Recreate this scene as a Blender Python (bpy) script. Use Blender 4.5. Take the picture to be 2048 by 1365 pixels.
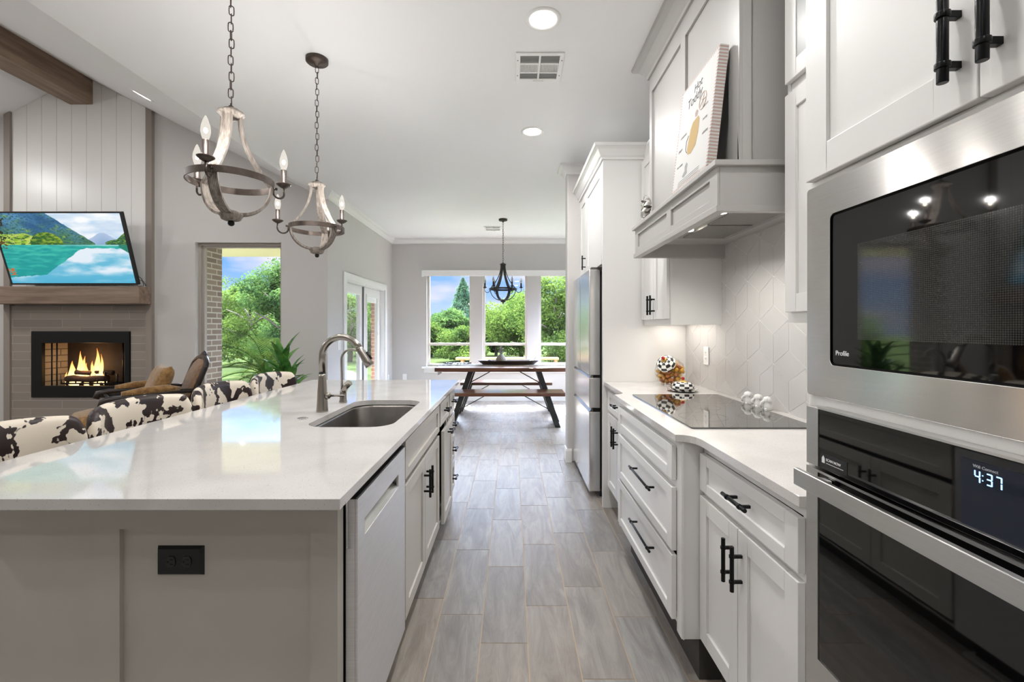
import bpy, bmesh, math, random
from math import sin, cos, pi, radians, sqrt, atan2
from mathutils import Vector, Matrix, noise

random.seed(7)
SC = bpy.context.scene
COL = SC.collection
for o in list(bpy.data.objects):
    bpy.data.objects.remove(o)

# ------------------------------------------------------------------ camera
CAMZ = 1.31
cam_d = bpy.data.cameras.new('camera')
cam = bpy.data.objects.new('camera', cam_d)
COL.objects.link(cam)
cam.location = (0, 0, CAMZ)
cam.rotation_euler = (pi / 2, 0, 0)
cam_d.sensor_width = 36
cam_d.lens = 910 / 2048 * 36
cam_d.shift_x = 0.0
cam_d.shift_y = -(682.5 - 655) / 2048
cam_d.clip_start = 0.02
cam_d.clip_end = 500
SC.camera = cam

# ------------------------------------------------------------------ colour management
SC.view_settings.view_transform = 'Standard'
SC.view_settings.look = 'None'
SC.view_settings.gamma = 1
SC.view_settings.use_curve_mapping = False
SC.view_settings.exposure = 1.2


def lin(c):
    return tuple(((x / 255) / 12.92 if x / 255 <= .04045 else ((x / 255 + .055) / 1.055) ** 2.4) for x in c)


# ------------------------------------------------------------------ world: blue sky with soft clouds
W = bpy.data.worlds.new('sky')
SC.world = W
W.use_nodes = True
nt = W.node_tree
nt.nodes.clear()
def N(nt, t, **k):
    n = nt.nodes.new(t)
    for a, b in k.items():
        setattr(n, a, b)
    return n
tc = N(nt, 'ShaderNodeTexCoord')
sep = N(nt, 'ShaderNodeSeparateXYZ')
nt.links.new(tc.outputs['Generated'], sep.inputs[0])
grad = N(nt, 'ShaderNodeValToRGB')
grad.color_ramp.elements[0].position = 0.0
grad.color_ramp.elements[0].color = (*lin((196, 214, 240)), 1)
grad.color_ramp.elements[1].position = 0.42
grad.color_ramp.elements[1].color = (*lin((214, 226, 250)), 1)
_k = grad.color_ramp.elements.new(.13); _k.color = (*lin((112, 168, 240)), 1)
_k = grad.color_ramp.elements.new(.20); _k.color = (*lin((120, 170, 238)), 1)
nt.links.new(sep.outputs['Z'], grad.inputs[0])
mp = N(nt, 'ShaderNodeMapping')
mp.inputs['Scale'].default_value = (3.0, 3.0, 11.0)
nt.links.new(tc.outputs['Generated'], mp.inputs[0])
nz = N(nt, 'ShaderNodeTexNoise')
nz.inputs['Scale'].default_value = 1.6
nz.inputs['Detail'].default_value = 6
nt.links.new(mp.outputs[0], nz.inputs['Vector'])
cr = N(nt, 'ShaderNodeValToRGB')
cr.color_ramp.elements[0].position = 0.47
cr.color_ramp.elements[0].color = (0, 0, 0, 1)
cr.color_ramp.elements[1].position = 0.66
cr.color_ramp.elements[1].color = (1, 1, 1, 1)
nt.links.new(nz.outputs['Fac'], cr.inputs[0])
mx = N(nt, 'ShaderNodeMixRGB')
mx.inputs['Color2'].default_value = (*lin((226, 220, 236)), 1)
nt.links.new(cr.outputs[0], mx.inputs['Fac'])
nt.links.new(grad.outputs[0], mx.inputs['Color1'])
bg = N(nt, 'ShaderNodeBackground')
# sky strength boosted above the part in view, added to light the dining room
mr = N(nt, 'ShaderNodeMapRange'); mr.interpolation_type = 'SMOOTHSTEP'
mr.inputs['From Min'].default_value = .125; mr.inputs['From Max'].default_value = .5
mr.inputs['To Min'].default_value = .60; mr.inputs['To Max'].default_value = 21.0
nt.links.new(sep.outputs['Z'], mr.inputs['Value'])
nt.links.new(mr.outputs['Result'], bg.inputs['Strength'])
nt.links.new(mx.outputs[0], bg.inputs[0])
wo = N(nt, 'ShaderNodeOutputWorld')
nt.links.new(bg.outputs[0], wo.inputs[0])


# ------------------------------------------------------------------ lights
def add_light(name, typ, loc, energy, color=(1, 1, 1), parent=None, direction=None, **k):
    d = bpy.data.lights.new(name, typ)
    d.energy = energy
    d.color = color
    for a, b in k.items():
        setattr(d, a, b)
    o = bpy.data.objects.new(name, d)
    COL.objects.link(o)
    if parent:
        o.parent = parent
        loc = Vector(loc) - origin(parent)
    o.location = loc
    if direction is not None:
        o.rotation_euler = Vector(direction).to_track_quat('-Z', 'Y').to_euler()
    return o


def origin(o):
    v = Vector((0, 0, 0))
    while o is not None:
        v = v + Vector(o.location)
        o = o.parent
    return v


add_light('sun', 'SUN', (0, 20, 30), 22.0, (1, .965, .91), direction=(.12, -1, -1.57), angle=radians(.6))

# ------------------------------------------------------------------ materials
MATS = {}
def mat(name, rgb=(200, 200, 200), rough=.5, metal=0, spec=.5, bump=0, bscale=60, var=0, vscale=8, vstretch=None,
        emit=None, estr=0, coat=0, rgb2=None, trans=0, aniso=0, sheen=0, detail=4, ramp=None, raw=None):
    if name in MATS:
        return MATS[name]
    m = bpy.data.materials.new(name)
    m.use_nodes = True
    nt = m.node_tree
    b = nt.nodes['Principled BSDF']
    c = lin(rgb)
    b.inputs['Base Color'].default_value = (*c, 1)
    b.inputs['Roughness'].default_value = rough
    b.inputs['Metallic'].default_value = metal
    b.inputs['Specular IOR Level'].default_value = spec
    b.inputs['Coat Weight'].default_value = coat
    b.inputs['Coat Roughness'].default_value = .05
    b.inputs['Transmission Weight'].default_value = trans
    if sheen:
        b.inputs['Sheen Weight'].default_value = sheen
    if aniso:
        b.inputs['Anisotropic'].default_value = aniso
        b.inputs['Anisotropic Rotation'].default_value = .25
        tg = N(nt, 'ShaderNodeTangent'); tg.direction_type = 'RADIAL'; tg.axis = 'Z'
        nt.links.new(tg.outputs[0], b.inputs['Tangent'])
    if emit:
        b.inputs['Emission Color'].default_value = (*lin(emit), 1)
        b.inputs['Emission Strength'].default_value = estr
    tc = None
    if var or rgb2:
        tc = N(nt, 'ShaderNodeTexCoord')
        mp = N(nt, 'ShaderNodeMapping')
        if vstretch:
            mp.inputs['Scale'].default_value = vstretch
        nt.links.new(tc.outputs['Object'], mp.inputs[0])
        nz = N(nt, 'ShaderNodeTexNoise')
        nz.inputs['Scale'].default_value = vscale
        nz.inputs['Detail'].default_value = detail
        nt.links.new(mp.outputs[0], nz.inputs['Vector'])
        cr = N(nt, 'ShaderNodeValToRGB')
        e = cr.color_ramp.elements
        lo, hi = ramp or (.32, .68)
        e[0].position = lo; e[1].position = hi
        if rgb2:
            e[0].color = (*lin(rgb2), 1); e[1].color = (*c, 1)
        else:
            e[0].color = (*[x * (1 - var) for x in c], 1); e[1].color = (*[min(1, x * (1 + var * .5)) for x in c], 1)
        nt.links.new(nz.outputs['Fac'], cr.inputs[0])
        nt.links.new(cr.outputs[0], b.inputs['Base Color'])
    if bump:
        tc = tc or N(nt, 'ShaderNodeTexCoord')
        n2 = N(nt, 'ShaderNodeTexNoise')
        n2.inputs['Scale'].default_value = bscale
        n2.inputs['Detail'].default_value = 3
        mp2 = N(nt, 'ShaderNodeMapping')
        if vstretch:
            mp2.inputs['Scale'].default_value = vstretch
        nt.links.new(tc.outputs['Object'], mp2.inputs[0])
        nt.links.new(mp2.outputs[0], n2.inputs['Vector'])
        bp = N(nt, 'ShaderNodeBump')
        bp.inputs['Strength'].default_value = bump
        bp.inputs['Distance'].default_value = .01
        nt.links.new(n2.outputs['Fac'], bp.inputs['Height'])
        nt.links.new(bp.outputs[0], b.inputs['Normal'])
    MATS[name] = m
    return m


def glass_mat(name='window_glass', tint=(.97, .985, .98), refl=.035):
    m = bpy.data.materials.new(name)
    m.use_nodes = True
    nt = m.node_tree
    nt.nodes.clear()
    out = N(nt, 'ShaderNodeOutputMaterial')
    t = N(nt, 'ShaderNodeBsdfTransparent'); t.inputs[0].default_value = (*tint, 1)
    g = N(nt, 'ShaderNodeBsdfGlossy'); g.inputs['Roughness'].default_value = .01
    f = N(nt, 'ShaderNodeLayerWeight'); f.inputs[0].default_value = .5
    mx = N(nt, 'ShaderNodeMixShader')
    pw = N(nt, 'ShaderNodeMath'); pw.operation = 'POWER'; pw.inputs[1].default_value = 5
    nt.links.new(f.outputs['Facing'], pw.inputs[0])
    ml = N(nt, 'ShaderNodeMath'); ml.operation = 'MULTIPLY_ADD'; ml.inputs[1].default_value = .9; ml.inputs[2].default_value = refl
    nt.links.new(pw.outputs[0], ml.inputs[0])
    nt.links.new(ml.outputs[0], mx.inputs[0])
    nt.links.new(t.outputs[0], mx.inputs[1]); nt.links.new(g.outputs[0], mx.inputs[2])
    nt.links.new(mx.outputs[0], out.inputs[0])
    MATS[name] = m
    return m


M = {}
M['wall'] = mat('wall_paint', (205, 202, 199), .55, bump=.06, bscale=25)
M['ceil'] = mat('ceiling_paint', (244, 244, 244), .55, bump=.08, bscale=14)
M['trimw'] = mat('white_trim', (240, 240, 238), .3)
M['cab'] = mat('white_cabinet_paint', (232, 231, 229), .3)
M['hood'] = mat('grey_hood_paint', (180, 178, 175), .35)
M['isl'] = mat('greige_island_paint', (202, 198, 191), .38, var=.05, vscale=3)
M['gap'] = mat('dark_recess', (22, 21, 20), .8)
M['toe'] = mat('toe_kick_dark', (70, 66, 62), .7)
M['black'] = mat('black_metal', (24, 25, 27), .28, metal=.6)
M['blackp'] = mat('black_plastic', (22, 24, 28), .35)
M['ss'] = mat('brushed_stainless', (196, 194, 190), .26, metal=1, aniso=.6, var=.08, vscale=30, vstretch=(1, 1, 40))
M['ssd'] = mat('dark_stainless', (120, 116, 112), .35, metal=1)
M['sink'] = mat('sink_stainless', (150, 146, 142), .32, metal=1, aniso=.4, var=.12, vscale=20)
M['nickel'] = mat('brushed_nickel', (160, 155, 148), .24, metal=1)
M['chrome'] = mat('chrome', (225, 225, 225), .08, metal=1)
M['quartz'] = mat('white_quartz', (218, 215, 212), .05, spec=.6, rgb2=(210, 207, 204), vscale=5, detail=12, ramp=(.38, .56))
def speckle(m, scale, lo, dark):
    nt = m.node_tree; b = nt.nodes['Principled BSDF']
    src = b.inputs['Base Color'].links[0].from_socket
    tc = N(nt, 'ShaderNodeTexCoord'); n = N(nt, 'ShaderNodeTexNoise'); n.inputs['Scale'].default_value = scale; n.inputs['Detail'].default_value = 2
    nt.links.new(tc.outputs['Object'], n.inputs['Vector'])
    cr = N(nt, 'ShaderNodeValToRGB'); cr.color_ramp.elements[0].position = lo; cr.color_ramp.elements[0].color = (0, 0, 0, 1); cr.color_ramp.elements[1].position = lo + .05
    nt.links.new(n.outputs['Fac'], cr.inputs[0])
    mx = N(nt, 'ShaderNodeMixRGB'); mx.inputs['Color2'].default_value = (*lin(dark), 1)
    nt.links.new(cr.outputs[0], mx.inputs['Fac']); nt.links.new(src, mx.inputs['Color1']); nt.links.new(mx.outputs[0], b.inputs['Base Color'])
speckle(M['quartz'], 260, .66, (150, 148, 146))
M['blackglass'] = mat('black_glass', (9, 9, 10), .03, spec=.8)
M['ctop'] = mat('cooktop_glass', (42, 40, 38), .02, spec=1.0, coat=.5)
M['whitep'] = mat('white_plastic', (240, 240, 238), .35)
M['glass'] = glass_mat()
M['ktile'] = mat('splash_tile', (204, 202, 200), .16, var=.03, vscale=4)
M['grout'] = mat('splash_grout', (240, 239, 236), .6)
M['rope'] = mat('bronze_metal', (86, 76, 70), .4, metal=.7, var=.25, vscale=60)
M['bronze_dark'] = mat('dark_bronze_metal', (58, 56, 54), .45, metal=.5)
M['weathered'] = mat('weathered_wood', (152, 143, 134), .7, rgb2=(96, 87, 80), vscale=90, vstretch=(1, 1, .12), bump=.4, bscale=60)
M['wood_beam'] = mat('stained_beam_wood', (158, 136, 116), .55, rgb2=(120, 98, 80), vscale=3, vstretch=(6, .5, 6), bump=.15)
M['mantel'] = mat('mantel_wood', (150, 130, 114), .5, rgb2=(116, 96, 82), vscale=4, vstretch=(.5, 6, 6))
M['walnut'] = mat('walnut_wood', (128, 84, 58), .28, rgb2=(78, 48, 34), vscale=3, vstretch=(.6, 6, 6), coat=.3)
M['steelblk'] = mat('blackened_steel', (62, 64, 62), .45, metal=.6, var=.2, vscale=20)
M['darkwood'] = mat('ebony_carved_wood', (48, 38, 36), .32, var=.3, vscale=30)
M['velvet'] = mat('gold_brown_chenille', (150, 108, 58), .85, rgb2=(98, 64, 32), vscale=26, bump=.5, bscale=120, sheen=.5)
M['velvet2'] = mat('gold_chenille_cushion', (168, 128, 72), .85, rgb2=(120, 84, 40), vscale=30, bump=.5, bscale=120, sheen=.5)
M['brass'] = mat('brass_nailhead', (196, 160, 90), .3, metal=1)
M['leaf_in'] = mat('glossy_leaf', (108, 164, 72), .35, rgb2=(48, 106, 46), vscale=14)
M['pot'] = mat('ceramic_pot', (120, 112, 104), .5, var=.1)
M['soil'] = mat('soil', (54, 40, 30), .95)
M['brick'] = None
M['shiplap'] = mat('shiplap_paint', (238, 236, 233), .35)
M['firetrim'] = mat('fireplace_trim_paint', (150, 140, 132), .5)
M['cream'] = mat('cream_enamel', (238, 232, 218), .2)
M['red'] = mat('red_enamel', (168, 34, 30), .15)
M['gold'] = mat('gold_enamel', (206, 168, 92), .3, metal=.6)
M['filament'] = mat('glowing_filament', (255, 250, 240), .3, emit=(255, 240, 216), estr=40)
M['bulboff'] = mat('unlit_bulb_glass', (225, 228, 230), .05, trans=.7)
M['lens'] = mat('downlight_lens', (255, 255, 255), .4, emit=(255, 250, 244), estr=6)
M['soffit'] = mat('patio_soffit', (150, 146, 110), .7)
M['concrete'] = mat('patio_concrete', (120, 116, 110), .8, var=.12, vscale=2)
M['bark'] = mat('tree_bark', (62, 54, 46), .9, var=.3, vscale=10)
M['oakbench'] = mat('cedar_bench_wood', (140, 92, 50), .6, var=.2, vscale=8)


def cow_mat():
    m = bpy.data.materials.new('cowhide_print')
    m.use_nodes = True
    nt = m.node_tree
    b = nt.nodes['Principled BSDF']
    b.inputs['Roughness'].default_value = .38
    tc = N(nt, 'ShaderNodeTexCoord')
    oi = N(nt, 'ShaderNodeObjectInfo')
    add = N(nt, 'ShaderNodeVectorMath'); add.operation = 'MULTIPLY_ADD'
    cmb = N(nt, 'ShaderNodeCombineXYZ')
    nt.links.new(oi.outputs['Random'], cmb.inputs[0]); nt.links.new(oi.outputs['Random'], cmb.inputs[1])
    add.inputs[1].default_value = (7, 5, 3)
    nt.links.new(cmb.outputs[0], add.inputs[0]); nt.links.new(tc.outputs['Object'], add.inputs[2])
    nz = N(nt, 'ShaderNodeTexNoise')
    nz.inputs['Scale'].default_value = 12.5; nz.inputs['Detail'].default_value = 3; nz.inputs['Roughness'].default_value = .5
    nz.inputs['Distortion'].default_value = .25
    nt.links.new(add.outputs[0], nz.inputs['Vector'])
    cr = N(nt, 'ShaderNodeValToRGB')
    e = cr.color_ramp.elements
    e[0].position = .50; e[0].color = (*lin((232, 220, 202)), 1)
    e[1].position = .512; e[1].color = (*lin((42, 28, 26)), 1)
    nt.links.new(nz.outputs['Fac'], cr.inputs[0])
    nt.links.new(cr.outputs[0], b.inputs['Base Color'])
    return m
M['cow'] = cow_mat()


def brick_mat(name, c1, c2, mortar, bw, bh, msize=.008, axes='XZ', rough=.8, offset=.5, bump=.4, var=.0):
    m = bpy.data.materials.new(name)
    m.use_nodes = True
    nt = m.node_tree
    b = nt.nodes['Principled BSDF']
    b.inputs['Roughness'].default_value = rough
    tc = N(nt, 'ShaderNodeTexCoord')
    sp = N(nt, 'ShaderNodeSeparateXYZ'); cb = N(nt, 'ShaderNodeCombineXYZ')
    nt.links.new(tc.outputs['Object'], sp.inputs[0])
    if axes == 'XZ+YZ':
        ad = N(nt, 'ShaderNodeMath'); ad.operation = 'ADD'
        nt.links.new(sp.outputs['X'], ad.inputs[0]); nt.links.new(sp.outputs['Y'], ad.inputs[1])
        nt.links.new(ad.outputs[0], cb.inputs[0])
    else:
        nt.links.new(sp.outputs[axes[0]], cb.inputs[0])
    nt.links.new(sp.outputs['Z'], cb.inputs[1])
    br = N(nt, 'ShaderNodeTexBrick')
    br.offset = offset
    br.inputs['Color1'].default_value = (*lin(c1), 1)
    br.inputs['Color2'].default_value = (*lin(c2), 1)
    br.inputs['Mortar'].default_value = (*lin(mortar), 1)
    br.inputs['Scale'].default_value = 1
    br.inputs['Mortar Size'].default_value = msize
    br.inputs['Mortar Smooth'].default_value = .1
    br.inputs['Brick Width'].default_value = bw
    br.inputs['Row Height'].default_value = bh
    nt.links.new(cb.outputs[0], br.inputs['Vector'])
    nt.links.new(br.outputs['Color'], b.inputs['Base Color'])
    bp = N(nt, 'ShaderNodeBump'); bp.inputs['Strength'].default_value = bump; bp.inputs['Distance'].default_value = .005; bp.invert = True
    nt.links.new(br.outputs['Fac'], bp.inputs['Height'])
    nt.links.new(bp.outputs[0], b.inputs['Normal'])
    return m
M['brick'] = brick_mat('grey_brown_brick', (160, 142, 126), (128, 112, 100), (206, 198, 186), .2, .0677, .008, 'XZ+YZ')
M['brickred'] = brick_mat('red_brown_brick', (150, 96, 74), (126, 80, 64), (190, 170, 150), .2, .0677, .008, 'XZ+YZ')
M['firetile'] = brick_mat('fireplace_tile', (152, 142, 134), (140, 131, 124), (172, 164, 156), .57, .0935, .003, 'XZ', .5, .36, .1)
M['firebrick'] = brick_mat('firebrick_panel', (150, 142, 130), (136, 128, 118), (84, 78, 72), .2, .075, .006, 'XZ+YZ')
M['firedark'] = mat('dark_firebrick', (52, 44, 42), .9, var=.3, vscale=8)  # dark mottled tone for the firebox back, right side and top


def checker_mat():
    m = bpy.data.materials.new('black_white_check_enamel')
    m.use_nodes = True
    nt = m.node_tree
    b = nt.nodes['Principled BSDF']
    b.inputs['Roughness'].default_value = .18
    at = N(nt, 'ShaderNodeVertexColor'); at.layer_name = 'col'
    nt.links.new(at.outputs[0], b.inputs['Base Color'])
    return m
M['vcol'] = checker_mat()


def bulb_mat():
    m = bpy.data.materials.new('lit_bulb_glass'); m.use_nodes = True
    nt = m.node_tree; nt.nodes.clear()
    out = N(nt, 'ShaderNodeOutputMaterial'); t = N(nt, 'ShaderNodeBsdfTransparent'); e = N(nt, 'ShaderNodeEmission')
    e.inputs[0].default_value = (1, .93, .84, 1); e.inputs[1].default_value = .4
    mx = N(nt, 'ShaderNodeMixShader'); mx.inputs[0].default_value = .6
    nt.links.new(t.outputs[0], mx.inputs[1]); nt.links.new(e.outputs[0], mx.inputs[2]); nt.links.new(mx.outputs[0], out.inputs[0])
    return m
M['bulb'] = bulb_mat()


def vemit_mat(name, s, layer='col'):
    m = bpy.data.materials.new(name)
    m.use_nodes = True
    nt = m.node_tree
    b = nt.nodes['Principled BSDF']
    b.inputs['Base Color'].default_value = (.005, .005, .005, 1)
    b.inputs['Roughness'].default_value = .25
    at = N(nt, 'ShaderNodeVertexColor'); at.layer_name = layer
    nt.links.new(at.outputs[0], b.inputs['Emission Color'])
    b.inputs['Emission Strength'].default_value = s
    return m


def leaf_mat(name, c1, c2, scale=1.2):
    m = bpy.data.materials.new(name)
    m.use_nodes = True
    nt = m.node_tree
    nt.nodes.clear()
    out = N(nt, 'ShaderNodeOutputMaterial')
    tc = N(nt, 'ShaderNodeTexCoord')
    nz = N(nt, 'ShaderNodeTexNoise'); nz.inputs['Scale'].default_value = scale; nz.inputs['Detail'].default_value = 8
    nz.inputs['Roughness'].default_value = .75
    nt.links.new(tc.outputs['Object'], nz.inputs['Vector'])
    cr = N(nt, 'ShaderNodeValToRGB')
    e = cr.color_ramp.elements
    e[0].position = .38; e[0].color = (*lin(c1), 1); e[1].position = .62; e[1].color = (*lin(c2), 1)
    nt.links.new(nz.outputs['Fac'], cr.inputs[0])
    d = N(nt, 'ShaderNodeBsdfDiffuse'); t = N(nt, 'ShaderNodeBsdfTranslucent')
    nt.links.new(cr.outputs[0], d.inputs[0]); nt.links.new(cr.outputs[0], t.inputs[0])
    mx = N(nt, 'ShaderNodeMixShader'); mx.inputs[0].default_value = .5
    nt.links.new(d.outputs[0], mx.inputs[1]); nt.links.new(t.outputs[0], mx.inputs[2])
    nt.links.new(mx.outputs[0], out.inputs[0])
    return m
M['leafA'] = leaf_mat('tree_leaf_green', (28, 44, 20), (76, 94, 40))
M['leafB'] = leaf_mat('tree_leaf_dark', (24, 44, 26), (70, 92, 46))
M['leafC'] = leaf_mat('tree_leaf_blue', (34, 56, 46), (70, 94, 66))
M['palm'] = leaf_mat('palm_leaf', (50, 84, 42), (112, 134, 62), 3)
M['grass'] = leaf_mat('lawn_grass', (42, 54, 30), (70, 80, 48), .6)


# ------------------------------------------------------------------ object helpers
def empty(name, loc, label=None, cat=None, group=None, kind=None, rz=0):
    o = bpy.data.objects.new(name, None)
    COL.objects.link(o)
    o.location = loc
    o.rotation_euler = (0, 0, rz)
    tag(o, label, cat, group, kind)
    return o


def tag(o, label=None, cat=None, group=None, kind=None):
    if label: o['label'] = label
    if cat: o['category'] = cat
    if group: o['group'] = group
    if kind: o['kind'] = kind
    return o


class MB:
    def __init__(s):
        s.v = []; s.f = []; s.sm = []; s.c = None

    def quad(s, a, b, c, d, smooth=False):
        n = len(s.v); s.v += [a, b, c, d]; s.f.append((n, n + 1, n + 2, n + 3)); s.sm.append(smooth); return s

    def poly(s, pts, smooth=False):
        n = len(s.v); s.v += list(pts); s.f.append(tuple(range(n, n + len(pts)))); s.sm.append(smooth); return s

    def box(s, x0, x1, y0, y1, z0, z1):
        if x0 > x1: x0, x1 = x1, x0
        if y0 > y1: y0, y1 = y1, y0
        if z0 > z1: z0, z1 = z1, z0
        n = len(s.v)
        s.v += [(x0, y0, z0), (x1, y0, z0), (x1, y1, z0), (x0, y1, z0), (x0, y0, z1), (x1, y0, z1), (x1, y1, z1), (x0, y1, z1)]
        for f in ((0, 3, 2, 1), (4, 5, 6, 7), (0, 1, 5, 4), (1, 2, 6, 5), (2, 3, 7, 6), (3, 0, 4, 7)):
            s.f.append(tuple(n + i for i in f)); s.sm.append(False)
        return s

    def hexa(s, p):   # 8 points bottom ccw, top ccw
        n = len(s.v); s.v += [tuple(q) for q in p]
        for f in ((0, 3, 2, 1), (4, 5, 6, 7), (0, 1, 5, 4), (1, 2, 6, 5), (2, 3, 7, 6), (3, 0, 4, 7)):
            s.f.append(tuple(n + i for i in f)); s.sm.append(False)
        return s

    def prism(s, pts, axis, a0, a1, smooth=False):
        """pts 2D; axis: 'z' -> (x,y), 'y' -> (x,z), 'x' -> (y,z)"""
        def mk(p, a):
            return {'z': (p[0], p[1], a), 'y': (p[0], a, p[1]), 'x': (a, p[0], p[1])}[axis]
        n = len(s.v); k = len(pts)
        s.v += [mk(p, a0) for p in pts] + [mk(p, a1) for p in pts]
        s.f.append(tuple(n + i for i in range(k))); s.sm.append(False)
        s.f.append(tuple(n + k + i for i in reversed(range(k)))); s.sm.append(False)
        for i in range(k):
            j = (i + 1) % k
            s.f.append((n + i, n + k + i, n + k + j, n + j)); s.sm.append(smooth)
        return s

    def rings(s, rings, cap=True, smooth=True, closed=True):
        n0 = len(s.v); k = len(rings[0])
        for r in rings:
            s.v += [tuple(p) for p in r]
        for i in range(len(rings) - 1):
            for j in range(k if closed else k - 1):
                a = n0 + i * k + j; b = n0 + i * k + (j + 1) % k
                s.f.append((a, b, b + k, a + k)); s.sm.append(smooth)
        if cap:
            s.f.append(tuple(n0 + j for j in reversed(range(k)))); s.sm.append(False)
            m = n0 + (len(rings) - 1) * k
            s.f.append(tuple(m + j for j in range(k))); s.sm.append(False)
        return s

    def tube(s, path, r, k=12, cap=True, up=None):
        P = [Vector(p) for p in path]
        R = r if isinstance(r, (list, tuple)) else [r] * len(P)
        rs = []
        t = (P[1] - P[0]).normalized()
        u = Vector(up) if up else (Vector((0, 0, 1)) if abs(t.z) < .9 else Vector((1, 0, 0)))
        u = (u - t * u.dot(t)).normalized()
        for i, p in enumerate(P):
            if i == 0: t = (P[1] - P[0])
            elif i == len(P) - 1: t = (P[-1] - P[-2])
            else: t = (P[i + 1] - P[i]).normalized() + (P[i] - P[i - 1]).normalized()
            t.normalize()
            u = (u - t * u.dot(t)).normalized()
            w = t.cross(u)
            rs.append([p + (u * cos(2 * pi * j / k) + w * sin(2 * pi * j / k)) * R[i] for j in range(k)])
        return s.rings(rs, cap)

    def strap(s, path, width, thick, wdir, grooves=0):
        """flat band along path; wdir(i) gives width direction vector"""
        P = [Vector(p) for p in path]
        rs = []
        for i, p in enumerate(P):
            t = (P[min(i + 1, len(P) - 1)] - P[max(i - 1, 0)]).normalized()
            w = Vector(wdir(i) if callable(wdir) else wdir).normalized()
            n = t.cross(w).normalized()
            ww = (width(i) if callable(width) else width) / 2; tt = thick / 2
            if grooves:
                K = grooves * 2
                top = [p + w * (ww - 2 * ww * q / K) + n * (tt - (.0016 if q % 2 else 0)) for q in range(K + 1)]
                bot = [p + w * (ww - 2 * ww * q / K) - n * (tt - (.0016 if q % 2 else 0)) for q in range(K, -1, -1)]
                rs.append(top + bot)
            else:
                rs.append([p + w * ww + n * tt, p - w * ww + n * tt, p - w * ww - n * tt, p + w * ww - n * tt])
        return s.rings(rs, True, False)

    def lathe(s, prof, c=(0, 0, 0), k=32, axis='z', cap=True, smooth=True):
        cx, cy, cz = c
        rs = []
        for r, h in prof:
            r = max(r, 1e-5)
            ring = []
            for j in range(k):
                a = 2 * pi * j / k
                if axis == 'z': ring.append((cx + r * cos(a), cy + r * sin(a), cz + h))
                elif axis == 'y': ring.append((cx + r * cos(a), cy + h, cz + r * sin(a)))
                else: ring.append((cx + h, cy + r * cos(a), cz + r * sin(a)))
            rs.append(ring)
        return s.rings(rs, cap, smooth)

    def sphere(s, c, r, k=16, sc=(1, 1, 1)):
        pr = [(sin(pi * i / (k // 2)) , -cos(pi * i / (k // 2))) for i in range(k // 2 + 1)]
        rs = [[(c[0] + r * sc[0] * q * cos(2 * pi * j / k), c[1] + r * sc[1] * q * sin(2 * pi * j / k), c[2] + r * sc[2] * h) for j in range(k)] for q, h in pr]
        return s.rings(rs, False, True)

    def build(s, name, m, parent=None, bevel=0, seg=2, world=True, base=None, colors=None, sub=0, fix=True):
        me = bpy.data.meshes.new(name)
        off = Vector((0, 0, 0))
        if parent is not None and world: off = origin(parent)
        if base is not None: off = Vector(base)
        me.from_pydata([(v[0] - off.x, v[1] - off.y, v[2] - off.z) for v in s.v], [], s.f)
        me.polygons.foreach_set('use_smooth', s.sm)
        if colors:
            ca = me.color_attributes.new('col', 'FLOAT_COLOR', 'POINT' if len(colors) == len(s.v) else 'CORNER')
            flat = []
            if len(colors) == len(s.v):
                for c in colors: flat += [c[0], c[1], c[2], 1]
            ca.data.foreach_set('color', flat)
        me.update()
        if fix and colors is None:
            bm = bmesh.new(); bm.from_mesh(me)
            bmesh.ops.remove_doubles(bm, verts=bm.verts, dist=1e-6)
            bmesh.ops.recalc_face_normals(bm, faces=bm.faces)
            bm.to_mesh(me); bm.free()
        me.materials.append(m)
        o = bpy.data.objects.new(name, me)
        COL.objects.link(o)
        if parent is not None: o.parent = parent
        if base is not None: o.location = base
        if bevel:
            md = o.modifiers.new('bevel', 'BEVEL'); md.width = bevel; md.segments = seg; md.limit_method = 'ANGLE'; md.angle_limit = radians(40)
        if sub:
            md = o.modifiers.new('sub', 'SUBSURF'); md.levels = sub; md.render_levels = sub
        return o


def B(*a):
    return MB().box(*a)


def struct(name, mb, m, **k):
    return tag(mb.build(name, m, **k), kind='structure')


def solo(name, mb, m, base, label, cat, group=None, **k):
    return tag(mb.build(name, m, base=base, **k), label, cat, group)


def copy_tree(o, parent=None):
    c = o.copy(); COL.objects.link(c)
    if parent is not None: c.parent = parent
    for ch in list(o.children): copy_tree(ch, c)
    return c


def text_mesh(txt, size, name, m, parent, loc, xdir, ydir, ext=.0004, align='LEFT'):
    cu = bpy.data.curves.new('t', 'FONT'); cu.body = txt; cu.size = size; cu.extrude = ext; cu.align_x = align
    to = bpy.data.objects.new('t', cu); COL.objects.link(to)
    dg = bpy.context.evaluated_depsgraph_get()
    me = bpy.data.meshes.new_from_object(to.evaluated_get(dg))
    bpy.data.objects.remove(to)
    X = Vector(xdir).normalized(); Y = Vector(ydir).normalized(); Z = X.cross(Y)
    off = Vector(loc) - origin(parent)
    for v in me.vertices:
        v.co = off + X * v.co.x + Y * v.co.y + Z * v.co.z
    me.materials.clear(); me.materials.append(m)
    o = bpy.data.objects.new(name, me); COL.objects.link(o); o.parent = parent
    return o
# ================================================================== THE SETTING
YB, XL, CE, YL, XR = 8.10, -2.136, 2.88, 5.27, 1.265   # back wall, dining left wall, ceiling, living wall, right wall
RX, RZ = -4.945, 4.217                                    # vault ridge


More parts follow.
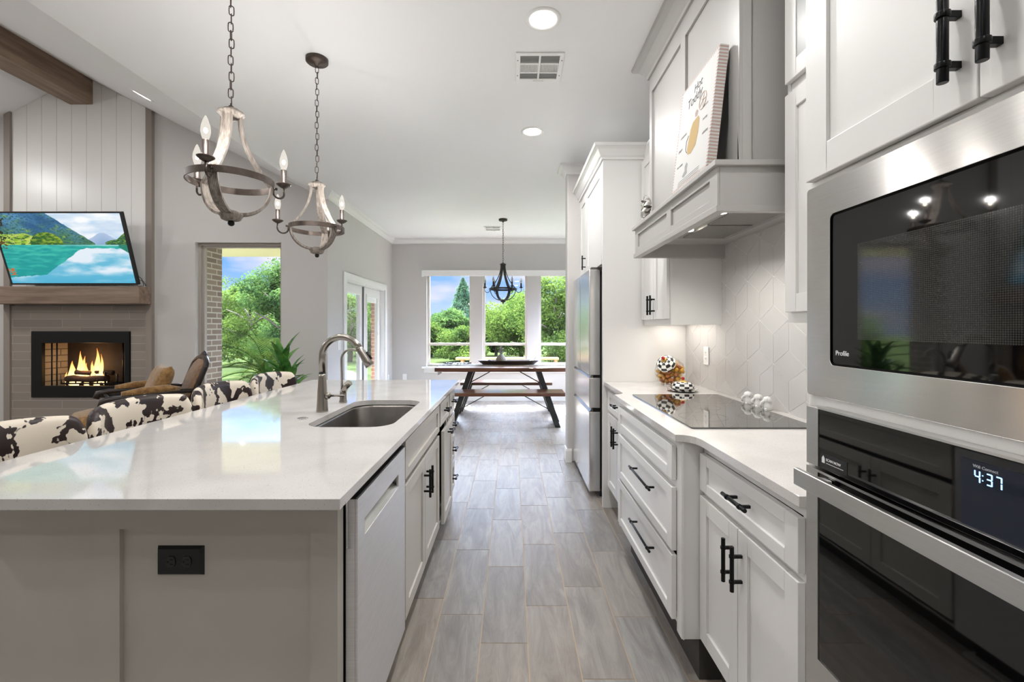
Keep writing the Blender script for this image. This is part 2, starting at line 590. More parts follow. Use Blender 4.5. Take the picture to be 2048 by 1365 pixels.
def cells(a0, a1, b0, b1, holes):
    A = sorted({a0, a1, *[h[0] for h in holes], *[h[1] for h in holes]})
    Bb = sorted({b0, b1, *[h[2] for h in holes], *[h[3] for h in holes]})
    out = []
    for i in range(len(A) - 1):
        for j in range(len(Bb) - 1):
            ca, cb = (A[i] + A[i + 1]) / 2, (Bb[j] + Bb[j + 1]) / 2
            if not any(h[0] < ca < h[1] and h[2] < cb < h[3] for h in holes):
                out.append((A[i], A[i + 1], Bb[j], Bb[j + 1]))
    return out


def wall_y(y0, y1, x0, x1, z0, z1, holes=()):
    m = MB()
    for a in cells(x0, x1, z0, z1, holes): m.box(a[0], a[1], y0, y1, a[2], a[3])
    return m


def wall_x(x0, x1, y0, y1, z0, z1, holes=()):
    m = MB()
    for a in cells(y0, y1, z0, z1, holes): m.box(x0, x1, a[0], a[1], a[2], a[3])
    return m


# ---- floor: plank tiles 0.2 x 0.6 laid in rows, grout below
def floor():
    g = MB().box(-7.8, 2.1, -3.1, 8.3, -.1, -.0015)
    fl = struct('floor', g, mat('floor_grout', (188, 164, 138), .8))
    tile = MB(); cols = []
    known = {-3: .388, -2: .264, -1: .076, 0: .33, 1: .486, 2: .247}
    rnd = random.Random(3)
    for k in range(-39, 10):
        x0 = .0655 + .1967 * k
        off = known.get(k, None)
        if off is None: off = [.388, .264, .076, .33, .486, .247][(k * 5 + 1) % 6] + rnd.uniform(-.03, .03)
        y = off - .603 * 6
        while y < 8.3:
            a0, a1 = max(y, -3.05), min(y + .603, 8.25)
            if a1 - a0 > .02 and x0 + .19 < 2.0 and x0 > -7.7:
                g = .0021
                n = len(tile.v)
                tile.box(x0 + g, x0 + .1967 - g, a0 + g, a1 - g, -.004, 0)
                t = rnd.random()
                cols += [(t, rnd.random(), rnd.random())] * 0
                r = (t, rnd.random(), rnd.random())
                cols += [r] * 8
            y += .603
    m = bpy.data.materials.new('wood_look_floor_tile'); m.use_nodes = True
    nt = m.node_tree; b = nt.nodes['Principled BSDF']
    at = N(nt, 'ShaderNodeVertexColor'); at.layer_name = 'col'
    sp = N(nt, 'ShaderNodeSeparateColor'); nt.links.new(at.outputs[0], sp.inputs[0])
    tc = N(nt, 'ShaderNodeTexCoord')
    mp = N(nt, 'ShaderNodeMapping'); mp.inputs['Scale'].default_value = (6, 1.0, 1)
    vm = N(nt, 'ShaderNodeVectorMath'); vm.operation = 'MULTIPLY_ADD'; vm.inputs[1].default_value = (13, 17, 5)
    nt.links.new(at.outputs[0], vm.inputs[0]); nt.links.new(tc.outputs['Object'], vm.inputs[2])
    nt.links.new(vm.outputs[0], mp.inputs[0])
    nz = N(nt, 'ShaderNodeTexNoise'); nz.inputs['Scale'].default_value = 2.6; nz.inputs['Detail'].default_value = 10
    nz.inputs['Roughness'].default_value = .66; nz.inputs['Distortion'].default_value = 1.2
    nt.links.new(mp.outputs[0], nz.inputs['Vector'])
    mx = N(nt, 'ShaderNodeMath'); mx.operation = 'MULTIPLY_ADD'; mx.inputs[1].default_value = .16
    nt.links.new(sp.outputs[0], mx.inputs[0]); nt.links.new(nz.outputs['Fac'], mx.inputs[2])
    cr = N(nt, 'ShaderNodeValToRGB')
    e = cr.color_ramp.elements
    e[0].position = .30; e[0].color = (*lin((126, 124, 122)), 1)
    e[1].position = .86; e[1].color = (*lin((176, 172, 165)), 1)
    k = cr.color_ramp.elements.new(.52); k.color = (*lin((146, 143, 140)), 1)
    k = cr.color_ramp.elements.new(.66); k.color = (*lin((160, 158, 155)), 1)
    nt.links.new(mx.outputs[0], cr.inputs[0])
    hm = N(nt, 'ShaderNodeMixRGB'); hm.blend_type = 'MULTIPLY'; hm.inputs['Color2'].default_value = (1.0, .88, .76, 1)
    pw_ = N(nt, 'ShaderNodeMath'); pw_.operation = 'MULTIPLY'; pw_.inputs[1].default_value = .75
    nt.links.new(sp.outputs[1], pw_.inputs[0]); nt.links.new(pw_.outputs[0], hm.inputs['Fac']); nt.links.new(cr.outputs[0], hm.inputs['Color1'])
    nt.links.new(hm.outputs[0], b.inputs['Base Color'])
    b.inputs['Roughness'].default_value = .42; b.inputs['Specular IOR Level'].default_value = .25
    mp2 = N(nt, 'ShaderNodeMapping'); mp2.inputs['Scale'].default_value = (60, 6, 1)
    nt.links.new(tc.outputs['Object'], mp2.inputs[0])
    n2 = N(nt, 'ShaderNodeTexNoise'); n2.inputs['Scale'].default_value = 2.5
    nt.links.new(mp2.outputs[0], n2.inputs['Vector'])
    bp = N(nt, 'ShaderNodeBump'); bp.inputs['Strength'].default_value = .25; bp.inputs['Distance'].default_value = .004
    nt.links.new(n2.outputs['Fac'], bp.inputs['Height']); nt.links.new(bp.outputs[0], b.inputs['Normal'])
    t = tile.build('floor_tiles', m, fl, colors=cols)
    return fl
floor()

# ---- back wall with three windows
WIN = [(-1.52, -.72), (-.525, .275), (.48, 1.28)]
WZ = (.61, 2.285)
struct('wall_back', wall_y(YB, YB + .16, XL - .15, 2.05, 0, CE, [(a, b, *WZ) for a, b in WIN]), M['wall'])
frame_m = mat('vinyl_window_frame', (206, 200, 192), .4)
for i, (a, b) in enumerate(WIN):
    w = empty('window_%d' % (i + 1), ((a + b) / 2, YB + .1, WZ[0]), kind='structure')
    f = MB(); y0, y1 = YB + .07, YB + .13
    zr = 1.005
    f.box(a, a + .042, y0, y1, *WZ); f.box(b - .042, b, y0, y1, *WZ)
    f.box(a + .042, b - .042, y0, y1, WZ[0], WZ[0] + .045); f.box(a + .042, b - .042, y0, y1, WZ[1] - .05, WZ[1])
    f.box(a + .042, b - .042, y0 - .01, y1, zr - .022, zr + .022)
    f.build('window_frame', frame_m, w, bevel=.003)
    B(a + .04, b - .04, YB + .098, YB + .102, WZ[0] + .04, WZ[1] - .05).build('window_pane', M['glass'], w)
    for s in (-1, 1):
        l = B((a + b) / 2 + s * .16 - .03, (a + b) / 2 + s * .16 + .03, y0 - .022, y0 - .008, zr + .02, zr + .032).build('sash_lock', M['whitep'], w, bevel=.003)
st = MB().box(-1.60, 1.38, YB - .06, YB + .07, .575, .61)
st.box(-1.57, 1.35, YB - .02, YB, .5, .575)
struct('trim_1', st, M['trimw'], bevel=.006)

# ---- living room wall: picture window and firebox hole, gable above
PW = (-3.67, -2.675, .60, 2.295)
FB = (-5.46, -4.45, .55, 1.215)
lw = wall_y(YL, YL + .16, -7.7, XL, 0, CE, [PW, FB])
lw.prism([(-7.7, CE), (XL, CE), (-2.33, CE + .02), (RX, RZ + .08), (-7.7, CE + .02)], 'y', YL, YL + .16)
struct('wall_living', lw, M['wall'])
w = empty('window_4', ((PW[0] + PW[1]) / 2, YL + .1, PW[2]), kind='structure')
f = MB()
for k, (d0, d1, wd) in enumerate(((.085, .13, .05), (.06, .085, .028))):
    off = 0
    f.box(PW[0], PW[0] + wd, YL + d0, YL + d1, PW[2], PW[3]); f.box(PW[1] - wd, PW[1], YL + d0, YL + d1, PW[2], PW[3])
    f.box(PW[0] + wd, PW[1] - wd, YL + d0, YL + d1, PW[2], PW[2] + wd); f.box(PW[0] + wd, PW[1] - wd, YL + d0, YL + d1, PW[3] - wd, PW[3])
f.build('window_frame', mat('taupe_window_frame', (176, 168, 160), .4), w, bevel=.002)
B(PW[0] + .04, PW[1] - .04, YL + .1, YL + .104, PW[2] + .04, PW[3] - .04).build('window_pane', M['glass'], w)
B(PW[0] - .06, PW[1] + .06, YL - .05, YL + .06, PW[2] - .03, PW[2]).build('window_sill', M['trimw'], w, bevel=.006)
B(PW[0] - .03, PW[1] + .03, YL - .02, YL, PW[2] - .10, PW[2] - .03).build('window_apron', M['trimw'], w, bevel=.006)

# ---- dining left wall with the double door
DO = (5.84, 7.62, 0, 1.935)
struct('wall_left', wall_x(XL - .15, XL, YL + .16, YB, 0, CE, [DO]), M['wall'])
t = MB()
t.box(XL, XL + .018, DO[0] - .085, DO[0] + .005, 0, DO[3] + .085); t.box(XL, XL + .018, DO[1] - .005, DO[1] + .085, 0, DO[3] + .085)
t.box(XL, XL + .018, DO[0] + .005, DO[1] - .005, DO[3] - .005, DO[3] + .085)
t.box(XL - .15, XL, DO[0], DO[0] + .02, 0, DO[3]); t.box(XL - .15, XL, DO[1] - .02, DO[1], 0, DO[3]); t.box(XL - .15, XL, DO[0] + .02, DO[1] - .02, DO[3] - .02, DO[3])
struct('trim_2', t, M['trimw'], bevel=.004)
def door_leaf(n, y0, y1, hx):
    d = empty('door_%d' % n, (XL - .08, (y0 + y1) / 2, 0), kind='structure')
    x0, x1 = XL - .11, XL - .07
    g0, g1 = y0 + .165, y1 - .165
    p = MB()
    for a in cells(y0, y1, .01, DO[3] - .025, [(g0, g1, .25, 1.78)]): p.box(x0, x1, a[0], a[1], a[2], a[3])
    p.build('door_leaf', M['trimw'], d)
    p = MB()
    for a in cells(g0 - .035, g1 + .035, .215, 1.815, [(g0, g1, .25, 1.78)]): p.box(x1, x1 + .012, a[0], a[1], a[2], a[3])
    p.build('glass_moulding', M['trimw'], d, bevel=.004)
    B(x0 + .018, x0 + .022, g0, g1, .25, 1.78).build('door_pane', M['glass'], d)
    if hx:
        b = MB()
        for k in range(10): b.box(x0 + .024, x0 + .034, g0 + .004, g1 - .004, 1.70 + k * .008, 1.705 + k * .008)
        b.build('raised_blind', M['whitep'], d)
        B(x1 + .012, x1 + .02, g1 + .005, g1 + .022, 1.18, 1.24).build('blind_slider', M['whitep'], d, bevel=.002)
    return d
d1 = door_leaf(1, DO[0] + .022, 6.725, 0)
d2 = door_leaf(2, 6.735, DO[1] - .022, 1)
B(XL - .07, XL - .052, 6.70, 6.735, .02, DO[3] - .03).build('door_astragal', mat('weatherstrip', (120, 118, 116), .6), d1)

# ---- remaining walls
struct('wall_right', wall_x(XR, XR + .16, -3, 4.42, 0, CE), M['wall'])
struct('wall_stub', MB().box(.535, 2.05, 4.42, 4.56, 0, CE), M['wall'], bevel=.012)
struct('wall_dining', wall_x(1.9, 2.05, 4.56, YB, 0, CE, [(6.1, 7.8, 1.35, 2.5)]), M['wall'])
for n_, (a, b) in ((5, (6.1, 7.8)),):  # unseen window, added to let more sky light into the dining room
    w = empty('window_%d' % n_, (1.97, (a + b) / 2, 1.35), kind='structure')
    f = MB()
    for c_ in cells(a, b, 1.35, 2.5, [(a + .045, b - .045, 1.395, 2.455)]): f.box(1.96, 2.01, c_[0], c_[1], c_[2], c_[3])
    f.build('window_frame', frame_m, w)
    B(1.983, 1.987, a + .04, b - .04, 1.39, 2.46).build('window_pane', M['glass'], w)
struct('wall_far_left', MB().box(-7.75, -7.6, -3, YL, 0, CE), M['wall'])
rear = wall_y(-3.15, -3.0, -7.7, XR + .16, 0, CE, [])
rear.prism([(-7.7, CE), (-2.33, CE), (RX, RZ + .08)], 'y', -3.15, -3.0)
struct('wall_rear', rear, M['wall'])
struct('ceiling', MB().box(-2.33, 2.05, -3.1, YB + .1, CE, CE + .1), M['ceil'])
v = MB()
v.prism([(-2.33, CE), (RX, RZ), (RX, RZ + .14), (-2.33, CE + .14)], 'y', -3.1, YL + .1)
v.prism([(RX, RZ), (-7.56, CE), (-7.56, CE + .14), (RX, RZ + .14)], 'y', -3.1, YL + .1)
v.box(-7.75, -7.55, -3.1, YL + .1, CE, CE + .14)
struct('ceiling_vault', v, M['ceil'])

# ---- crown mouldings and baseboards
CROWN = [(0, -.085), (.010, -.085), (.012, -.070), (.020, -.062), (.045, -.030), (.062, -.020), (.070, -.016), (.075, -.002), (.075, 0), (0, 0)]
def sweep(name, path, prof, z, m, side=1, scale=1.0, closed=False, kind='structure', parent=None):
    """path in XY; mouldings stick out to the left (side=1) of the walking direction"""
    P = [Vector(p) for p in path]
    rs = []
    for i, p in enumerate(P):
        d0 = (P[i] - P[i - 1]).normalized() if i > 0 else (P[1] - P[0]).normalized()
        d1 = (P[i + 1] - P[i]).normalized() if i < len(P) - 1 else d0
        n0 = Vector((-d0.y, d0.x)) * side; n1 = Vector((-d1.y, d1.x)) * side
        mdir = (n0 + n1); mdir = mdir / max(mdir.length_squared, 1e-6) * 2
        rs.append([(p.x + mdir.x * a * scale, p.y + mdir.y * a * scale, z + b * scale) for a, b in prof])
    mb = MB().rings(rs, True, False)
    o = mb.build(name, m, parent)
    if kind and parent is None: tag(o, kind=kind)
    return o
sweep('trim_3', [(XL - .02, YL + .0), (XL, YL + .0), (XL, YB), (1.9, YB), (1.9, 4.56)], CROWN, CE, M['trimw'], side=-1)
sweep('trim_4', [(1.9, 4.56), (.535, 4.56), (.535, 4.42), (1.2, 4.42)], CROWN, CE, M['trimw'], side=-1)
BASE = [(0, 0), (.014, 0), (.014, .11), (.008, .128), (0, .128)]
sweep('baseboard_back', [(XL, DO[1] + .085), (XL, YB), (1.9, YB)], BASE, 0, M['trimw'], side=-1)
sweep('baseboard_left', [(XL, YL), (XL, DO[0] - .085)], BASE, 0, M['trimw'], side=-1)
sweep('baseboard_stub', [(1.9, 4.56), (.535, 4.56), (.535, 4.42), (.58, 4.42)], BASE, 0, M['trimw'], side=-1)
sweep('baseboard_living', [(-4.14, YL), (XL, YL)], BASE, 0, M['trimw'], side=-1)

# ---- valance over the dining windows
va = empty('box_valance', (-.07, YB - .06, 2.21), 'long white box valance across the top of the three dining windows', 'valance')
v = MB().box(-1.587, 1.45, YB - .12, YB - .1, 2.21, 2.312); v.box(-1.587, 1.45, YB - .1, YB, 2.295, 2.312)
v.box(-1.587, -1.57, YB - .1, YB, 2.21, 2.295); v.box(1.433, 1.45, YB - .1, YB, 2.21, 2.295)
v.build('fascia', M['trimw'], va, bevel=.004)
MB().lathe([(.022, 0), (.022, 2.9)], (-1.52, 0, 0), 16, 'x').build('blind_roll', M['whitep'], va, world=False).location = (0 + .07, .005, .04)

# ================================================================== LIVING ROOM BEAM, CHIMNEY, FIREPLACE
solo('ceiling_beam', MB().box(-5.10, -4.835, -3.0, YL, 3.881, 4.20), M['wood_beam'], (-4.97, 1.2, 3.88),
     'long brown stained timber beam along the ridge of the living room vault', 'beam', bevel=.008)

def zroof(x): return CE + .511 * (-2.33 - x) if x > RX else RZ - .511 * (RX - x)
sh = MB(); x = -5.77
while x < -4.215:
    x1 = min(x + .1725, -4.21)
    a0, a1 = x + .0022, x1 - .0022
    for (p, q) in ([(a0, a1)] if not (a0 < RX < a1) else [(a0, RX), (RX, a1)]):
        sh.prism([(p, 1.74), (q, 1.74), (q, zroof(q) - .002), (p, zroof(p) - .002)], 'y', YL - .022, YL - .006)
    x = x1
sh.prism([(-5.77, 1.74), (-4.21, 1.74), (-4.21, zroof(-4.21) - .003), (RX, RZ - .003), (-5.77, zroof(-5.77) - .003)], 'y', YL - .006, YL)
struct('wall_chimney', sh, M['shiplap'])
for n, (a, b) in ((5, (-4.21, -4.14)), (6, (-5.84, -5.77))):
    struct('trim_%d' % n, MB().prism([(a, 0), (b, 0), (b, zroof(b) - .003), (a, zroof(a) - .003)], 'y', YL - .045, YL), M['firetrim'])

fp = empty('fireplace', (-4.975, YL - .05, 0), 'raised black-framed fireplace set in grey-brown stacked tile below a wooden mantel', 'fireplace')
s = MB()
for a in cells(-5.77, -4.21, 0, 1.56, [(-5.53, -4.39, .50, 1.265)]): s.box(a[0], a[1], YL - .03, YL, a[2], a[3])
s.build('tile_surround', M['firetile'], fp)
f = MB(); O = (-5.525, -4.395, .505, 1.262); I = (-5.40, -4.45, .635, 1.13)
for a in cells(O[0], O[1], O[2], O[3], [I]): f.box(a[0], a[1], YL - .045, YL - .005, a[2], a[3])
f.build('metal_frame', mat('fireplace_black_frame', (14, 15, 18), .35, metal=.3), fp, bevel=.004)
mantel = MB().box(-5.86, -4.14, YL - .22, YL - .046, 1.572, 1.766)
mantel.build('mantel_shelf', M['mantel'], fp, bevel=.006)
fb = MB(); yb = YL + .26
fb.quad((-5.40, yb, .55), (-4.52, yb, .55), (-4.52, yb, 1.2), (-5.40, yb, 1.2))
fb.quad((-4.52, yb, .55), (-4.45, YL, .55), (-4.45, YL, 1.2), (-4.52, yb, 1.2))
fb.quad((-5.46, YL, 1.2), (-4.45, YL, 1.2), (-4.52, yb, 1.2), (-5.40, yb, 1.2))
fb.build('firebox', M['firedark'], fp, fix=False)
MB().quad((-5.46, YL, .55), (-5.40, yb, .55), (-5.40, yb, 1.2), (-5.46, YL, 1.2)).build('firebrick_side', M['firebrick'], fp, fix=False)
MB().box(-5.46, -4.45, YL, yb, .54, .60).build('hearth_pan', mat('hearth_refractory', (176, 164, 150), .9, var=.2), fp)
# chain mesh screen gathered at the sides
sc = MB()
for sx in (-5.36, -5.30, -4.53, -4.49):
    sc.tube([(sx, YL + .03, .6), (sx, YL + .03, 1.17)], .007, 8)
sc.box(-5.42, -4.45, YL + .028, YL + .034, 1.165, 1.175)
sc.build('mesh_screen', M['black'], fp)
# grate
g = MB()
for k in range(6):
    xx = -5.29 + k * .085
    g.tube([(xx, YL + .07, .70), (xx, YL + .07, .65), (xx, YL + .22, .65), (xx, YL + .22, .72)], .008, 6)
g.box(-5.31, -4.60, YL + .08, YL + .10, .64, .655); g.box(-5.31, -4.6, YL + .19, YL + .21, .64, .655)
g.tube([(-4.66, YL + .1, .6), (-4.66, YL + .1, .76)], .010, 8); g.tube([(-4.80, YL + .1, .6), (-4.80, YL + .1, .78)], .010, 8)
g.build('grate', M['black'], fp)
fpts = [(-5.05, .62, .74, .17, .045), (-5.10, .66, .88, .10, .03), (-5.0, .65, .98, .09, .035), (-4.96, .66, .93, .08, .03), (-4.93, .66, .86, .07, .03),
        (-4.83, .66, .88, .08, .035), (-4.80, .66, 1.01, .085, .04), (-4.755, .66, .95, .06, .025), (-5.16, .62, .76, .05, .02), (-5.02, .6, .73, .07, .05), (-4.90, .6, .74, .07, .05), (-4.78, .6, .74, .08, .05), (-4.70, .62, .74, .06, .03), (-4.86, .62, .77, .06, .04)]
mf = bpy.data.materials.new('flame'); mf.use_nodes = True
nt = mf.node_tree; nt.nodes.clear()
out = N(nt, 'ShaderNodeOutputMaterial'); em = N(nt, 'ShaderNodeEmission'); tcn = N(nt, 'ShaderNodeTexCoord'); spz = N(nt, 'ShaderNodeSeparateXYZ')
nt.links.new(tcn.outputs['Generated'], spz.inputs[0]); cr = N(nt, 'ShaderNodeValToRGB')
e = cr.color_ramp.elements; e[0].position = 0; e[0].color = (1, .80, .42, 1); e[1].position = 1; e[1].color = (1, .22, .03, 1)
k = e.new(.5); k.color = (1, .60, .20, 1)
nt.links.new(spz.outputs['Z'], cr.inputs[0]); nt.links.new(cr.outputs[0], em.inputs[0]); em.inputs[1].default_value = 1.1
lw_ = N(nt, 'ShaderNodeLayerWeight'); lw_.inputs[0].default_value = .45
tr = N(nt, 'ShaderNodeBsdfTransparent'); mxs = N(nt, 'ShaderNodeMixShader')
nt.links.new(lw_.outputs['Facing'], mxs.inputs[0]); nt.links.new(em.outputs[0], mxs.inputs[1]); nt.links.new(tr.outputs[0], mxs.inputs[2]); nt.links.new(mxs.outputs[0], out.inputs[0])
rf = random.Random(5)
for (x, z0, z1, w_, d_) in fpts:
    x -= .13; z1 = z0 + (z1 - z0) * 1.15
    rs = []
    ph = rf.random() * 6; lean = rf.uniform(-.02, .03)
    for i in range(13):
        t = i / 12
        r = w_ / 2 * (sin(pi * min(1, .28 + t * .72)) ** 1.1) * (1 - t * .35) + .0006
        cx = x + lean * t + .012 * sin(ph + t * 7) * t
        rs.append([(cx + r * cos(a) * (1 + .12 * sin(3 * a + ph)), YL + .14 + d_ * .5 * sin(ph) + r * .6 * sin(a), z0 + (z1 - z0) * t) for a in [2 * pi * q / 12 for q in range(12)]])
    MB().rings(rs, False, True).build('flame', mf, fp)
charm = mat('burning_log_bark', (66, 46, 36), .9, var=.4, vscale=25, bump=.6)
for i, (x0, y0, z0, x1, y1, z1, r, lab) in enumerate([
        (-5.12, .16, .70, -4.66, .16, .70, .036, 'charred front log lying on the fireplace grate'),
        (-5.15, .27, .71, -4.72, .29, .70, .04, 'charred back log behind the others on the grate'),
        (-5.02, .17, .775, -4.64, .28, .77, .028, 'thin dark log laid crosswise on top of the fire'),
        (-5.14, .2, .645, -4.64, .24, .63, .028, 'low split log glowing under the grate flames')]):
    x0 -= .13; x1 -= .13; y0 *= .62; y1 *= .62
    P = [(x0 + (x1 - x0) * t, YL + y0 + (y1 - y0) * t, z0 + (z1 - z0) * t + .006 * sin(t * 9 + i)) for t in [q / 6 for q in range(7)]]
    mb = MB().tube(P, [r * (1 + .1 * sin(q * 2 + i)) for q in range(7)], 12)
    solo('fire_log', mb, charm, ((x0 + x1) / 2, YL + (y0 + y1) / 2, min(z0, z1) - r), lab, 'log', 'logs on the fireplace grate')
add_light('fire_glow', 'POINT', (-5.05, YL + .12, .85), 3, (1, .55, .22), parent=fp, shadow_soft_size=.12)

# ================================================================== TV on the mantel, tilted forward
tvB, tvT = Vector((0, 5.12, 1.79)), Vector((0, 4.895, 2.556))
def tvp(s, t, d=0):
    up = (tvT - tvB); n = Vector((0, -up.z, up.y)).normalized()
    q = tvB + up * t - n * (-d)
    return (-5.63 + (-4.205 + 5.63) * s, q.y, q.z)
tv = empty('television', (-4.92, 5.13, 1.767), 'flat television leaning forward above the mantel, showing a turquoise alpine lake', 'television')
def tbox(s0, s1, t0, t1, d0, d1):
    return MB().hexa([tvp(s0, t0, d0), tvp(s1, t0, d0), tvp(s1, t0, d1), tvp(s0, t0, d1), tvp(s0, t1, d0), tvp(s1, t1, d0), tvp(s1, t1, d1), tvp(s0, t1, d1)])
tbox(0, 1, 0, 1, -.035, -.002).build('tv_body', M['blackp'], tv, bevel=.003)
bz = MB()
for a in ((0, 1, 0, .022), (0, 1, .978, 1), (0, .013, .022, .978), (.987, 1, .022, .978)):
    q = tbox(a[0], a[1], a[2], a[3], -.002, .006); n = len(bz.v); bz.v += q.v; bz.f += [tuple(n + i for i in f) for f in q.f]; bz.sm += q.sm
bz.build('bezel', mat('tv_bezel', (40, 40, 40), .3), tv)

def fbm(x, y, o=4, s=0):
    v = 0; a = .5
    for i in range(o):
        v += a * noise.noise(Vector((x, y, s + i * 7.3))); x *= 2; y *= 2; a *= .5
    return v
def mixc(a, b, t):
    t = max(0, min(1, t)); return tuple(a[i] + (b[i] - a[i]) * t for i in range(3))
def lake(s, t):
    wl = .56
    def land(s, t):
        c = mixc((226, 232, 242), (160, 200, 235), .5 + fbm(s * 3, t * 5, 4, 3) * 1.6)
        c = mixc(c, (248, 250, 252), .35 + fbm(s * 4, t * 8, 5, 9) * 2.2)
        far = wl + .12 * math.exp(-((s - .82) / .09) ** 2) + .05 + .02 * fbm(s * 12, 0)
        if t < far and s > .55: c = mixc((176, 196, 224), (140, 170, 206), (far - t) * 6)
        if s < .46: rid = .98 + (.3 - s) * .4
        else: rid = .98 - (s - .40) * 1.32
        if s < .25: rid = 1.1
        rid = 1.02 - max(0, s - .40) * 1.27 + .02 * fbm(s * 20, 0, 4, 5)
        if s < .75 and t < rid:
            h = (t - wl) / .45
            n = fbm(s * 9, t * 12, 5, 1)
            c = mixc((70, 122, 88), (84, 140, 186), h * 1.15 + n * .8)
            c = mixc(c, (140, 180, 90), (fbm(s * 14, t * 20, 4, 11) - .08) * 5 * (1 - h * .6))
            c = mixc(c, (40, 84, 84), .12 + (fbm(s * 55, t * 50, 3, 21)) * 2.4)
            c = mixc(c, (34, 84, 130), (fbm(s * 5 + t * 4, t * 3, 3, 61)) * 2.2)
        if s < .30 and t < wl + .15 + .05 * fbm(s * 8, 2) - .2 * max(0, s - .2):
            c = mixc((130, 180, 50), (196, 214, 84), .5 + 2 * fbm(s * 20, t * 40, 3, 2))
            c = mixc(c, (58, 104, 40), (fbm(s * 25, t * 30, 3, 31)) * 5)
            if fbm(s * 60, t * 90, 2, 41) > .22: c = (226, 206, 190)
        isl = wl + .175 * max(0, 1 - ((s - .37) / .13) ** 2) ** .5 if abs(s - .37) < .13 else 0
        if t < isl: c = mixc((40, 92, 40), (146, 170, 50), .4 + 2.4 * fbm(s * 24, t * 34, 4, 8) + (s - .37) * 2)
        i2 = wl + .075 * max(0, 1 - ((s - .95) / .13) ** 2) ** .5 + .10 * max(0, (s - .93) / .07)
        if s > .83 and t < i2: c = mixc((34, 84, 60), (110, 150, 70), .4 + 3 * fbm(s * 40, t * 50, 3, 6))
        return c
    if t > wl: c = land(s, t)
    else:
        d = (wl - t) / wl
        c = mixc((52, 176, 172), (34, 150, 168), d * 2)
        c = mixc(c, (180, 214, 236), (s - .30 - (d - .1) * .05) * 2.0 if d < .3 else (s - .62 + d * .55) * 3)
        refl = .06 + .46 * max(0, 1 - s / .62) + .2 * max(0, 1 - abs(s - .3) / .35)
        ed = refl + .03 * fbm(s * 18, t * 6, 4, 12)
        if d < ed * 1.55: c = mixc((22, 152, 150), (60, 186, 170), .5 + 2.0 * fbm(s * 10, t * 30, 4, 15) + (.2 - d))
        else:
            c = mixc((104, 186, 216), (226, 236, 246), .45 + 2.0 * fbm(s * 4, t * 9, 4, 17) - (d - .6) * 1.0)
            c = mixc(c, (66, 170, 206), (d - .68) * 2.2)
        if d < .035: c = mixc(c, (210, 234, 236), .3 + (s - .5))
        if s > .93 and d < .22 * (s - .9) / .1: c = mixc((22, 110, 100), (50, 150, 120), .5)
    if s < .09 and t > .5 and fbm(s * 45, t * 28, 4, 51) + (.07 - s) * 3 > .14: c = (38, 44, 22) if t > .62 else (90, 70, 30)
    if s < .06 and .12 < t < .22 and fbm(s * 40, t * 60, 2, 52) > .0: c = (196, 104, 40)
    return tuple(x for x in lin(tuple(max(0, min(255, q)) for q in c)))
NX, NY = 440, 248
tvm = MB(); cols = []
for j in range(NY + 1):
    for i in range(NX + 1):
        s, t = i / NX, j / NY
        tvm.v.append(tvp(.013 + s * .974, .022 + t * .956, .001)); cols.append(lake(s, t))
for j in range(NY):
    for i in range(NX):
        a = j * (NX + 1) + i; tvm.f.append((a, a + 1, a + NX + 2, a + NX + 1)); tvm.sm.append(False)
tvm.build('screen', vemit_mat('tv_screen_picture', .44), tv, colors=cols)
MB().box(-5.1, -4.75, 5.1, YL - .02, 2.0, 2.35).build('wall_bracket', M['black'], tv)
solo('tv_cable', MB().tube([(-4.25, 5.16, 1.90), (-4.20, 5.16, 1.86), (-4.17, 5.15, 1.80), (-4.155, 5.13, 1.775), (-4.20, 5.11, 1.772), (-4.235, 5.12, 1.80), (-4.21, 5.14, 1.845), (-4.17, 5.15, 1.83), (-4.15, 5.16, 1.775)], .0035, 8),
     M['blackp'], (-4.2, 5.14, 1.766), 'thin black cable looping on the mantel beside the television', 'cable')
# ================================================================== CABINET HELPERS (fronts face along X)
def shaker(parent, name, x, s, y0, y1, z0, z1, m, th=.019, st=.055, rail=None):
    """front face at x, facing direction s (+1/-1 along X)"""
    rail = rail or st
    xb = x - s * th; xr = x - s * .008
    p = MB()
    p.box(x, xb, y0, y0 + st, z0, z1); p.box(x, xb, y1 - st, y1, z0, z1)
    p.box(x, xb, y0 + st, y1 - st, z0, z0 + rail); p.box(x, xb, y0 + st, y1 - st, z1 - rail, z1)
    p.box(xr, xb, y0 + st, y1 - st, z0 + rail, z1 - rail)
    return p.build(name, m, parent, bevel=.0018)


def bar_pull(parent, x, s, yc, zc, L=.128, vert=True, post=.076, r=.0062, off=.030):
    """round bar with collars on square posts; x is the door face"""
    p = MB(); xb = x + s * off
    def pt(a): return (xb, yc, zc + a) if vert else (xb, yc + a, zc)
    def cyl(a0, a1, rr, k=16):
        p.tube([pt(a0), pt(a1)], rr, k)
    cyl(-L / 2, L / 2, r)
    for q in (-post / 2, post / 2):
        cyl(q - .0045, q + .0045, r * 1.35)
        c = pt(q); h = r * .72
        if vert: p.box(x - s * .001, xb, yc - h, yc + h, c[2] - h, c[2] + h)
        else: p.box(x - s * .001, xb, c[1] - h, c[1] + h, zc - h, zc + h)
    o = p.build('handle', M['black'], parent, bevel=.0008)
    return o


